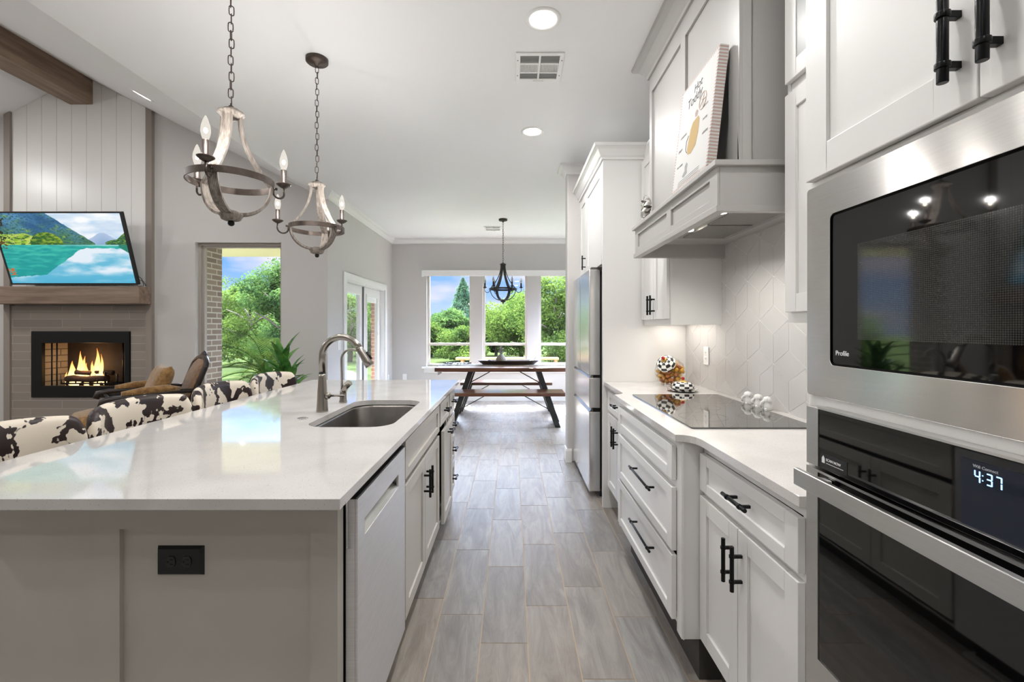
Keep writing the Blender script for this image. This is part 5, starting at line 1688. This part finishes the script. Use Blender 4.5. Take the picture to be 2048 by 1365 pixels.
for j in range(13):
    v = .05 + .86 * j / 12; half = .245 if v < .78 else .245 * sqrt(max(.02, 1 - ((v - .78) / .15) ** 2))
    row = []
    for i in range(21):
        s = -1 + 2 * i / 20; p = back_pt(half * s, v); puff = .045 * (1 - abs(s) ** 3) * min(1, sin(pi * min(1, (v - .03) / .9)) + .3)
        row.append(tuple(p + Vector((.012 + puff, 0, 0))))
    for i in range(20, -1, -1):
        s = -1 + 2 * i / 20; row.append(tuple(back_pt(half * s, v) + Vector((-.022, 0, 0))))
    rs.append(row)
bk.rings(rs, True, True).build('back_upholstery', M['velvet'], ac, world=False)
se = [[(.12 + .41 * q * cos(a) * min(1.3, 1 / max(abs(cos(a)), abs(sin(a)))) ** .7, .285 * q * sin(a) * min(1.3, 1 / max(abs(cos(a)), abs(sin(a)))) ** .7, z) for a in [2 * pi * k / 40 for k in range(40)]] for q, z in ((.96, .40), (1, .43), (1, .48), (.93, .525), (.75, .545), (.4, .55))]
MB().rings(se, True, True).build('seat_cushion', M['velvet2'], ac, world=False)
MB().tube([(.12 + .41 * cos(a) * min(1.3, 1 / max(abs(cos(a)), abs(sin(a)))) ** .7, .285 * sin(a) * min(1.3, 1 / max(abs(cos(a)), abs(sin(a)))) ** .7, .418) for a in [2 * pi * k / 40 for k in range(41)]], .007, 6).build('cushion_piping', M['velvet2'], ac, world=False)
MB().box(-.28, .50, -.27, .27, .27, .40).build('seat_upholstery', M['velvet'], ac, world=False, bevel=.02)
MB().box(-.30, .51, -.28, .28, .24, .28).build('seat_frame', M['darkwood'], ac, world=False, bevel=.015)
for sy in (-1, 1):
    y = sy * .30
    armp = [(-.36, y * .92, .69), (-.2, y, .70), (.05, y * 1.05, .685), (.24, y * 1.08, .68), (.31, y * 1.1, .665), (.325, y * 1.1, .635), (.30, y * 1.1, .625)]
    ar = MB().tube(armp, [.02, .024, .026, .028, .034, .03, .02], 12)
    ar.tube([(.27, y * 1.08, .66), (.20, y * 1.03, .56), (.23, y, .45), (.27, y * .98, .36)], [.026, .02, .022, .028], 12)
    ao = ar.build('arm', M['darkwood'], ac, world=False)
    pd = MB().tube([(-.24, y, .722), (-.14, y * 1.01, .735), (.04, y * 1.05, .728), (.19, y * 1.07, .714)], [.02, .034, .036, .022], 14).build('arm_pad', M['velvet2'], ao, world=False)
    nh = MB()
    for k in range(34):
        t = k / 33; x = -.22 + .41 * t
        for e_ in (-1, 1): nh.sphere((x, y * (1.0 + .07 * t) + e_ * .031, .712 - .006 * t), .0042, 6)
    nh.build('nailhead_trim', M['brass'], ao, world=False)
    for sx, xx in ((1, .44), (-1, -.27)):
        MB().tube([(xx, sy * .25, .30), (xx + sx * .03, sy * .27, .22), (xx + sx * .005, sy * .265, .10), (xx + sx * .03, sy * .28, 0)], [.034, .03, .017, .022], 12).build('leg', M['darkwood'], ac, world=False)
pw = MB(); rs = []
def pillow(mb, c, X_, Y_, Z_, w, h, t, k=14):
    n0 = len(mb.v)
    for side in (1, -1):
        g0 = len(mb.v)
        for j in range(k + 1):
            for i in range(k + 1):
                u = -1 + 2 * i / k; v = -1 + 2 * j / k
                e = ((1 - u ** 4) * (1 - v ** 4)) ** .5
                uu = u * (1 - .07 * (1 - abs(v)) ** 1.0 * 1); vv = v * (1 - .07 * (1 - abs(u)))
                p = Vector(c) + X_ * (uu * w) + Y_ * (vv * h) + Z_ * (side * t * e)
                mb.v.append(tuple(p))
        for j in range(k):
            for i in range(k):
                a = g0 + j * (k + 1) + i; f = (a, a + 1, a + k + 2, a + k + 1)
                mb.f.append(f if side > 0 else f[::-1]); mb.sm.append(True)
pillow(pw, (0, 0, 0), Vector((0, 1, 0)), Vector((-.35, 0, .94)), Vector((.94, 0, .35)), .23, .20, .075)
o = pw.build('throw_pillow', M['velvet2'], None, world=False)
o.location = (-3.56 + .12, 4.40 + .02, .75); o.rotation_euler.z = radians(228)
tag(o, 'golden brown square cushion leaning against the armchair back', 'cushion')

# ================================================================== HOUSE PLANT
hp = empty('potted_plant', (-2.33, 4.62, 0), 'leafy green potted plant with long pointed leaves beside the picture window', 'plant')
MB().lathe([(0, 0), (.13, 0), (.15, .03), (.19, .32), (.20, .34), (.185, .34), (.18, .30), (0, .30)], (0, 0, 0), 32).build('pot', M['pot'], hp, world=False)
MB().lathe([(0, .305), (.178, .305), (.178, .31), (0, .312)], (0, 0, 0), 24).build('soil', M['soil'], hp, world=False)
rp = random.Random(11)
stem = MB(); leaves = MB()
for (bx_, by_, hgt) in ((0, 0, .93), (-.16, .05, .72), (.10, -.06, .80), (-.05, .1, .60)):
    stem.tube([(bx_ * .4, by_ * .4, .31), (bx_, by_, hgt)], [.014, .009], 8)
    n = 21
    for k in range(n):
        a = 2.4 * k + rp.uniform(-.3, .3); el = radians(78 - 62 * (k / n)) + rp.uniform(-.1, .1)
        Lf = rp.uniform(.26, .40)
        d = Vector((cos(a), sin(a), 0)); w = Vector((-sin(a), cos(a), 0)); p = Vector((bx_, by_, hgt - .015 * k)); pth = [p.copy()]
        for q in range(7):
            p = p + (d * cos(el) + Vector((0, 0, sin(el)))) * Lf / 7; el -= .10 + .02 * q * (k / n); pth.append(p.copy())
        wd = [.016, .040, .056, .064, .060, .046, .024, .002]
        rows = []
        for i, q in enumerate(pth):
            up = Vector((0, 0, 1)) * wd[i] * .18
            rows.append((q + w * wd[i] / 2 * 1.1 + up, q, q - w * wd[i] / 2 * 1.1 + up))
        for i in range(7):
            for j in range(2): leaves.quad(tuple(rows[i][j]), tuple(rows[i][j + 1]), tuple(rows[i + 1][j + 1]), tuple(rows[i + 1][j]), True)
stem.build('stem', M['bark'], hp, world=False)
leaves.build('foliage', M['leaf_in'], hp, world=False, fix=False)
# ================================================================== COUNTER AND HOOD DECOR
def check_lathe(prof, c, nu, nv, k=48, axis=None, tilt=None):
    """lathe with black/white check colours; returns MB and colours"""
    mb = MB(); cols = []
    W_, K_ = lin((238, 236, 230)), lin((40, 40, 40))
    n = len(prof)
    L_ = [0]
    for i in range(1, n): L_.append(L_[-1] + sqrt((prof[i][0] - prof[i - 1][0]) ** 2 + (prof[i][1] - prof[i - 1][1]) ** 2))
    Mx = Matrix.Identity(3) if tilt is None else tilt
    for i in range(n - 1):
        for j in range(k):
            a0, a1 = 2 * pi * j / k, 2 * pi * (j + 1) / k
            P = []
            for (r, h), a in ((prof[i], a0), (prof[i], a1), (prof[i + 1], a1), (prof[i + 1], a0)):
                v = Mx @ Vector((r * cos(a), r * sin(a), h)); P.append((c[0] + v.x, c[1] + v.y, c[2] + v.z))
            mb.quad(*P, smooth=True)
            t = (L_[i] + L_[i + 1]) / 2 / L_[-1]
            ck_ = (int(t * nv) + int((j + .5) / k * nu)) % 2
            cols += [K_ if ck_ else W_] * 4
    return mb, cols
def fine(prof, m=8):
    out = []
    for i in range(len(prof) - 1):
        for q in range(m): t = q / m; out.append((prof[i][0] + (prof[i + 1][0] - prof[i][0]) * t, prof[i][1] + (prof[i + 1][1] - prof[i][1]) * t))
    return out + [prof[-1]]

jx, jy = 1.075, 3.10
jar = empty('cookie_jar', (jx, jy, CT), 'round glass jar full of snack rolls with a black and white checked lid', 'jar')
tl = Matrix.Rotation(radians(-38), 3, 'X') @ Matrix.Rotation(radians(-30), 3, 'Y')
gm = bpy.data.materials.new('clear_jar_glass'); gm.use_nodes = True
b = gm.node_tree.nodes['Principled BSDF']; b.inputs['Transmission Weight'].default_value = 1; b.inputs['Roughness'].default_value = .02; b.inputs['IOR'].default_value = 1.12; b.inputs['Alpha'].default_value = .45
jr = .098; jc = Vector((jx, jy, CT + .096))
MB().lathe([(0, -.095), (.055, -.095), (.08, -.07), (.098, -.02), (.1, .01), (.088, .05), (.06, .078), (.04, .088)], tuple(jc), 36, cap=False).build('glass_bowl', gm, jar)
axis = tl @ Vector((0, 0, 1))
lc = jc + Vector((-.045, -.06, .055))
axis = Vector((-.5, -.62, .6)).normalized(); tl = Vector((0, 0, 1)).rotation_difference(axis).to_matrix()
lp = fine([(.058, -.015), (.064, .0), (.058, .018), (.044, .034), (.024, .044), (0.001, .047)], 4)
mb, cl = check_lathe(lp, lc, 10, 5, 60, tilt=tl)
lid = mb.build('checked_lid', M['vcol'], jar, colors=None, fix=False)
def setcols(o, cl):
    ca = o.data.color_attributes.new('col', 'FLOAT_COLOR', 'POINT'); flat = []
    for c in cl: flat += [c[0], c[1], c[2], 1]
    ca.data.foreach_set('color', flat)
setcols(lid, cl)
kp = lc + axis * .048
MB().lathe([(0, 0), (.020, 0), (.014, .006), (.008, .012), (0, .012)], (0, 0, 0), 16).build('gold_collar', M['gold'], lid, world=False).matrix_local = Matrix.Translation(kp - origin(lid)) @ tl.to_4x4()
MB().sphere(tuple(kp + axis * .018), .012, 14).build('red_knob', M['red'], lid)
rj = random.Random(9)
cks = [(206, 150, 70), (190, 120, 62), (222, 180, 110), (214, 166, 60), (176, 110, 70)]
nck = 0
first = {}
for t in range(900):
    p = Vector((rj.uniform(-.085, .085), rj.uniform(-.085, .085), rj.uniform(-.083, .045)))
    if t == 0: placed = []
    if p.length > .083 or (p - (lc - jc)).length < .05 or any((p - q).length < .0235 for q in placed): continue
    if nck >= 80: break
    placed.append(p); nck += 1
    d = Vector((rj.uniform(-1, 1), rj.uniform(-1, 1), rj.uniform(-.5, .5))).normalized() * .0155
    ci = rj.randrange(5)
    mm = mat('snack_roll_%s' % 'abcde'[ci], cks[ci], .6, var=.2, vscale=80)
    w_ = jc + p
    if ci not in first:
        c0 = MB().tube([(0, 0, -.0155), (0, 0, -.013), (0, 0, .013), (0, 0, .0155)], [.008, .0105, .0105, .008], 10)
        oo = c0.build('snack_roll', mm, None, world=False); first[ci] = oo
    else:
        oo = first[ci].copy(); COL.objects.link(oo)
    oo.location = w_; oo.rotation_euler = d.to_track_quat('Z', 'Y').to_euler()
    tag(oo, ['golden', 'reddish brown', 'pale cream', 'yellow', 'dark brown'][ci] + ' snack roll piled with others inside the glass jar', 'snack', 'snack rolls inside the glass jar')

bx_, by_ = 1.052, 2.80
bd = empty('butter_dish', (bx_, by_, CT), 'black and white checked covered dish with a red knob on the worktop', 'butter dish')
def oval(mb_cols, sy):
    mb, cl = mb_cols
    mb.v = [(v[0], by_ + (v[1] - by_) * sy, v[2]) for v in mb.v]
    return mb, cl
mb, cl = oval(check_lathe(fine([(.03, .001), (.06, .003), (.088, .010), (.094, .014), (.086, .013), (.06, .008), (.001, .008)], 3), (bx_, by_, CT), 28, 6, 84), 1.0)
pl_ = mb.build('plate', M['vcol'], bd, fix=False); setcols(pl_, cl)
mb, cl = oval(check_lathe(fine([(.052, .010), (.063, .018), (.066, .032), (.060, .05), (.050, .056), (.028, .060)], 5), (bx_, by_, CT), 14, 5, 84), 1.0)
cv = mb.build('checked_cover', M['vcol'], bd, fix=False); setcols(cv, cl)
MB().lathe([(0, .058), (.029, .059), (.026, .063), (.012, .067), (.006, .072), (0, .072)], (bx_, by_, CT), 24).build('gold_top', M['gold'], cv)
MB().sphere((bx_, by_, CT + .080), .0105, 14).build('red_knob', M['red'], cv)

for i, (x, y) in enumerate(((1.212, 2.335), (1.215, 2.245), (1.216, 2.165))):
    m_ = MB()
    rs = []
    for (r, h) in ((.016, 0), (.021, .006), (.022, .022), (.017, .034), (.020, .042), (.021, .052), (.015, .062), (.003, .066)):
        rs.append([(x + r * cos(a), y + r * .95 * sin(a), CT + h) for a in [2 * pi * k / 20 for k in range(20)]])
    m_.rings(rs, True, True)
    m_.tube([(x - .018, y, CT + .044), (x - .030, y, CT + .036), (x - .032, y, CT + .022), (x - .026, y, CT + .016)], [.007, .006, .005, .004], 8)
    for s_ in (-1, 1): m_.sphere((x - .004, y + s_ * .019, CT + .05), .010, 10, (.5, .8, 1.1))
    for s_ in (-1, 1): m_.sphere((x - .014, y + s_ * .011, CT + .006), .008, 8)
    solo('ceramic_figurine', m_, M['whitep'], (x, y, CT), ('farthest', 'middle', 'nearest')[i] + ' of three little white ceramic elephants behind the cooktop', 'figurine', 'white ceramic elephants behind the cooktop')

# leaning canvas print on the hood shelf
cp = empty('canvas_print', (.735, 1.875, 1.905), 'white canvas print of a golden drink with striped edges leaning on the hood shelf', 'picture')
Bn, Tn = Vector((.721, 0, 1.9065)), Vector((.772, 0, 2.363))
upv = (Tn - Bn); Hh = upv.length; upn = upv.normalized(); nrm = Vector((-upn.z, 0, upn.x))
def cpt(s, t, d=0):   # s along -Y : 0 far edge .. 1 near edge ; t up
    q = Bn + upv * t + nrm * d
    return Vector((q.x, 2.055 - .368 * s, q.z))
def cbox(s0, s1, t0, t1, d0, d1):
    return MB().hexa([cpt(s0, t0, d0), cpt(s1, t0, d0), cpt(s1, t0, d1), cpt(s0, t0, d1), cpt(s0, t1, d0), cpt(s1, t1, d0), cpt(s1, t1, d1), cpt(s0, t1, d1)])
cbox(0, 1, 0, 1, -.034, 0).build('stretched_canvas', mat('canvas_white', (206, 205, 203), .7), cp)
B_ = cbox(.03, .97, .02, .98, -.0345, -.030); B_.build('canvas_back', M['gap'], cp)
ms = mat('ticking_stripe_rust', (186, 160, 150), .8)
stp = MB()
def addm(a, b):
    n = len(a.v); a.v += b.v; a.f += [tuple(n + i for i in f) for f in b.f]; a.sm += b.sm
n = 36
for k in range(n):
    t0 = (k + .2) / n; t1 = (k + .65) / n
    addm(stp, cbox(1.0, 1.0015, t0, t1, -.034, 0)); addm(stp, cbox(.972, 1.0, t0, t1, 0, .0004)); addm(stp, cbox(0, .028, t0, t1, 0, .0004))
for k in range(28):
    s0 = (k + .2) / 28; s1 = (k + .6) / 28
    addm(stp, cbox(s0, s1, 0, .022, 0, .0004)); addm(stp, cbox(s0, s1, .978, 1, 0, .0004))
stp.build('ticking_stripes', ms, cp)
def cshape(pts, name, m_, d=.0006):
    P = [tuple(cpt(s, t, d)) for s, t in pts]
    mb = MB(); mb.poly(P); return mb.build(name, m_, cp, fix=False)
cshape([(.40, .28), (.50, .26), (.62, .30), (.66, .40), (.66, .52), (.62, .56), (.47, .55), (.42, .50), (.37, .34)], 'drink_print', mat('golden_ink', (180, 152, 98), .7))
ink = mat('grey_ink', (120, 118, 116), .7); inkd = mat('dark_ink', (66, 64, 64), .7); pk_ = mat('blush_ink', (206, 178, 156), .7)
def cstroke(pts, w, name, m_, closed=False):
    P = [cpt(s, t, .0010) for s, t in pts]
    if closed: P.append(P[0])
    return MB().tube(P, w, 5).build(name, m_, cp)
cstroke([(.70 + .09 * cos(a), .66 + .075 * sin(a)) for a in [2 * pi * k / 24 for k in range(24)]], .0014, 'fruit_slice_print', pk_, True)
for k in range(5):
    a = 2 * pi * k / 5; cstroke([(.70, .66), (.70 + .08 * cos(a), .66 + .066 * sin(a))], .0008, 'fruit_slice_print', pk_)
cstroke([(.38, .30), (.33, .34), (.33, .42), (.38, .46)], .0010, 'glass_handle_print', ink)
cshape([(.30, .10), (.36, .08), (.45, .10), (.43, .14), (.45, .18), (.40, .21), (.36, .18), (.37, .14)], 'spice_print', mat('sage_grey_ink', (150, 152, 148), .7))
cshape([(.52, .58), (.58, .57), (.60, .61), (.55, .64), (.51, .62)], 'spice_print', mat('mauve_ink', (166, 148, 140), .7))
def ctext(txt, size, s, t, m_, shear=0):
    o = text_mesh(txt, size, 'lettering', m_, cp, tuple(cpt(s, t, .0006)), (0, -1, 0), tuple(upn), .0001); return o
ctext('Hot', .052, .40, .84, inkd); ctext('Toddy', .058, .24, .74, inkd)
for (s, t, w_) in ((.74, .58, 'lemon'), (.76, .46, 'honey'), (.78, .33, 'whiskey'), (.12, .50, 'cinnamon'), (.10, .38, 'ginger'), (.10, .22, 'hot water')):
    ctext(w_, .017, s, t, ink)
for k in range(3): cstroke([(.20, .065 - .018 * k), (.80, .065 - .018 * k)], .0005, 'caption_line', ink)

# silver ribbon bow standing at the far end of the hood shelf
bw = empty('ribbon_bow', (.79, 2.60, 1.905), 'crumpled silver ribbon bow on the far end of the hood shelf', 'bow')
bwm = mat('silver_ribbon', (200, 196, 190), .22, metal=.8, var=.3, vscale=60); c = Vector((.775, 2.60, 2.0)); m_ = MB()
rb = random.Random(2)
for k in range(9):
    a = 2 * pi * k / 9 + .3; d = Vector((rb.uniform(-.5, -.1), cos(a), sin(a))).normalized(); w = d.cross(Vector((1, 0, 0))).normalized() * 1 + Vector((.5, 0, 0)); w.normalize()
    Lb = rb.uniform(.045, .07); pth = []
    for i in range(13):
        q = pi * 2 * i / 12; pth.append(c + d * (Lb * (1 - cos(q)) / 2) + Vector((-1, 0, 0)) * .018 * sin(q))
    m_.strap(pth, .020, .0008, w)
m_.build('loops', bwm, bw)
m2 = MB()
for (dy, dz) in ((-.03, -.09), (.02, -.09), (.05, -.07)):
    m2.strap([c, c + Vector((-.01, dy * .5, dz * .5)), c + Vector((-.012, dy, dz))], .018, .0008, (.3, 1, 0))
m2.build('tails', bwm, bw)
pcs = [[c + Vector((-.012 * sin(a), .012 * cos(a) + .004 * k, .012 * sin(2 * a)))for a in [2 * pi * i / 10 for i in range(11)]] for k in range(3)]
m3 = MB()
for p in pcs: m3.tube(p, .003, 6)
m3.sphere(tuple(c + Vector((-.012, 0, 0))), .012, 10)
m3.build('knot', mat('dark_silver_ribbon', (120, 116, 112), .3, metal=.8), bw)

# ================================================================== OUTDOORS
gr = MB(); G = 40
for i in range(G):
    for j in range(G):
        def P(i_, j_):
            x = -60 + 120 * i_ / G; y = 5.0 + 75 * j_ / G
            return (x, y, -.14 + .03 * noise.noise(Vector((x * .2, y * .2, 0))) * min(1, max(0, (y - 9) / 5)))
        if False: pass
        gr.quad(P(i, j), P(i + 1, j), P(i + 1, j + 1), P(i, j + 1), True)
tag(gr.build('lawn', M['grass'], None), 'sunlit green lawn stretching beyond the dining windows', 'lawn', kind='stuff')
struct('patio_slab', MB().box(-9.5, XL - .15, YL + .16, 8.6, -.12, -.02), M['concrete'])
struct('patio_roof', MB().box(-9.5, XL - .15, YL + .16, 8.45, 2.62, 2.9), M['soffit'])
struct('wall_outside', MB().box(-4.02, -3.69, YL + .16, YL + .52, -.02, 2.62), M['brick'])
solo('patio_column', MB().box(-2.50, -2.30, 8.08, 8.38, -.02, 2.62), M['brickred'], (-2.45, 8.23, -.02), 'reddish brick patio column seen through the double doors', 'column')


def tree(kind, seed, H, Rr, leafm, label, x, y, n=5200, leaf=.17, proto={}):
    key = (kind, seed)
    z0 = -.1
    if key in proto:
        t = copy_tree(proto[key]); t.location = (x, y, z0); t.rotation_euler.z = radians(seed * 40 + x * 13)
        t.scale = (1, 1, 1)
    else:
        rr = random.Random(seed)
        t = empty('tree', (x, y, z0)); mb = MB()
        blobs = []
        if kind == 'round':
            for k in range(22):
                a = rr.uniform(0, 2 * pi); q = rr.uniform(0, .85) * Rr; z = rr.uniform(.10, .86) * H
                blobs.append((q * cos(a), q * sin(a), z, rr.uniform(.18, .42) * Rr))
            blobs.append((0, 0, H * .82, Rr * .42))
        for k in range(n):
            if kind == 'round':
                b_ = rr.choice(blobs); d = Vector((rr.gauss(0, 1), rr.gauss(0, 1), rr.gauss(0, 1))).normalized() * b_[3] * rr.uniform(.5, 1.22)
                p = Vector(b_[:3]) + Vector((d.x, d.y, d.z * .8)); p.z = max(p.z, .12 + .2 * rr.random())
            else:
                tz = rr.random() ** 1.3; z = H * (.04 + .96 * tz); a = rr.uniform(0, 2 * pi); rad = Rr * (1 - tz) ** .9 * (.62 + .9 * max(0, noise.noise(Vector((cos(a) * 2.2, sin(a) * 2.2, z * 2.4 + seed)))) + .25 * rr.random()); q = rad * rr.uniform(.45, 1) + .02
                p = Vector((q * cos(a), q * sin(a), z - q * .12))
            u = Vector((rr.uniform(-1, 1), rr.uniform(-1, 1), rr.uniform(-.7, .7))).normalized()
            v = u.cross(Vector((rr.uniform(-1, 1), rr.uniform(-1, 1), rr.uniform(-1, 1)))).normalized()
            s_ = leaf * rr.uniform(.6, 1.25)
            mb.poly([tuple(p - u * s_ * .5), tuple(p + v * s_ * .32), tuple(p + u * s_ * .5), tuple(p - v * s_ * .32)])
        mb.build('foliage', leafm, t, world=False, fix=False)
        tr_ = MB().tube([(0, 0, -.02), (.05, .02, H * .3), (-.03, .05, H * .62), (0, 0, H * .8)], [.04 * Rr + .03, .03 * Rr + .03, .04, .015], 8)
        for k in range(7 if kind == 'round' else 0):
            a = rr.uniform(0, 2 * pi); z = H * rr.uniform(.25, .6)
            tr_.tube([(0, 0, z), (Rr * .3 * cos(a), Rr * .3 * sin(a), z + H * .1), (Rr * .6 * cos(a), Rr * .6 * sin(a), z + H * .16)], [.045, .03, .01], 6)
        tr_.build('trunk', M['bark'], t, world=False)
        proto[key] = t
    tag(t, label, 'tree', 'trees outside the house')
    return t
def at(u, y): return (u - 1024) * y / 910
def hh(v, y): return CAMZ + (655 - v) * y / 910 + .1
T = [
 ('conifer', 1, hh(556, 30), 2.1, 'leafC', 'tall pointed blue-green conifer behind the left dining window', at(926, 30), 30),
 ('conifer', 2, hh(606, 36), 1.6, 'leafC', 'bluish conifer at the left edge of the middle dining window', at(970, 36), 36),
 ('round', 3, hh(588, 21), 1.9, 'leafA', 'sunlit bushy tree filling the middle dining window behind the chandelier', at(1042, 21), 21),
 ('round', 4, hh(545, 15), 1.7, 'leafA', 'large leafy tree in the right dining window', at(1113, 15), 15),
 ('round', 5, hh(660, 19), 1.1, 'leafA', 'low round tree at the right of the left dining window', at(925, 19), 19),
 ('round', 6, hh(620, 24), 1.25, 'leafB', 'dark bushy tree beneath the pointed conifer in the left window', at(898, 24), 24),
 ('round', 7, hh(648, 22), 1.0, 'leafA', 'small green tree at the far left of the left dining window', at(862, 22), 22),
 ('round', 14, hh(622, 23), 1.2, 'leafA', 'leafy tree left of the big one in the middle dining window', at(992, 23), 23),
]
for (k, s, H, Rr, lm, lab, x, y) in T: tree(k, s, H, Rr, M[lm], lab, x, y, n=22000 if k == 'round' else 14000, leaf=.085 if y < 20 else .12)
# trees beyond the patio, seen through picture window and doors
T2 = [(500, 17, 8, hh(560, 17), 1.5, 'leafA', 'sunny green tree in the middle of the picture window'),
      (446, 21, 9, hh(552, 21), 1.9, 'leafA', 'green tree at the left side of the picture window'),
      (566, 14, 10, hh(500, 14), 1.3, 'leafB', 'tall dark tree at the right edge of the picture window'),
      (523, 27, 15, hh(572, 27), 1.6, 'leafB', 'dark green tree behind the sunny one in the picture window'),
      (700, 19, 12, hh(560, 19), 1.9, 'leafA', 'green tree seen through the left patio door'),
      (738, 23, 13, hh(575, 23), 1.8, 'leafB', 'dark green tree seen through the right patio door')]
for (u, y, s, H, Rr, lm, lab) in T2: tree('round', s, H, Rr, M[lm], lab, at(u, y), y, n=18000, leaf=.085)
# distant tree line
for k in range(20):
    y = 43 + 8 * (k % 2)
    x = at(400 + k * 38, y)
    tree('round', 16 + k % 2, 2.1 + .3 * (k % 2), 1.5, M['leafB'], 'dark tree in the distant tree line behind the other trees', x, y, n=2500, leaf=.2)

# sago palm beyond the picture window
pm_ = empty('sago_palm', (-3.55, 6.55, -.02), 'feathery green palm plant on the patio outside the picture window', 'plant')
MB().lathe([(0, 0), (.17, 0), (.22, .34), (.23, .36), (.2, .36), (.19, .32), (0, .32)], (-3.55, 6.55, -.02), 24).build('pot', M['pot'], pm_)
MB().tube([(-3.55, 6.55, .3), (-3.55, 6.55, .62)], [.07, .06], 10).build('trunk', M['bark'], pm_)
pf = MB(); rp = random.Random(21)
for k in range(30):
    a = 2.4 * k; el = radians(82 - 74 * (k / 30)); Lf = rp.uniform(.75, 1.0)
    d = Vector((cos(a), sin(a), 0)); w = Vector((-sin(a), cos(a), 0)); p = Vector((-3.55, 6.55, .62)); pth = [p.copy()]; dirs = []
    for q in range(14):
        t = d * cos(el) + Vector((0, 0, sin(el))); dirs.append(t); p = p + t * Lf / 14; el -= .085; pth.append(p.copy())
    pf.tube(pth, .006, 4)
    for i in range(1, 14):
        for f_ in (0, .5):
            b_ = pth[i] + (pth[i + 1] - pth[i]) * f_ if i < 14 else pth[i]
            ll = .22 * sin(pi * (i + 1) / 15.5) + .03
            for s_ in (-1, 1):
                tip = b_ + (w * s_ * .85 + dirs[min(i, 13)] * .5 + Vector((0, 0, .12))).normalized() * ll
                side = dirs[min(i, 13)] * .009
                pf.poly([tuple(b_ - side), tuple(b_ + side), tuple(tip)])
pf.build('fronds', M['palm'], pm_, fix=False)
bo = MB().sphere((-2.95, 7.65, .30), .42, 20, (1.1, .9, .75))
bo.v = [(v[0] + .03 * noise.noise(Vector(v) * 4), v[1], v[2] + .04 * noise.noise(Vector(v) * 3)) for v in bo.v]
solo('boulder', bo, mat('pale_boulder', (206, 200, 190), .9, var=.15), (-2.95, 7.65, -.02), 'pale rounded boulder on the patio outside the picture window', 'boulder')
# garden bench beyond the dining windows
gb = empty('garden_bench', (-.1, 12.0, -.2), 'long backless cedar garden bench on the lawn beyond the dining windows', 'bench')
m_ = MB()
for k in range(3): m_.box(-1.47, 1.22, 11.85 + k * .12, 11.95 + k * .12, .46, .51)
m_.build('seat', M['oakbench'], gb)
for x in (-1.3, -.45, .4, 1.15):
    B(x - .04, x + .04, 11.88, 12.16, -.22, .46).build('leg', M['oakbench'], gb)
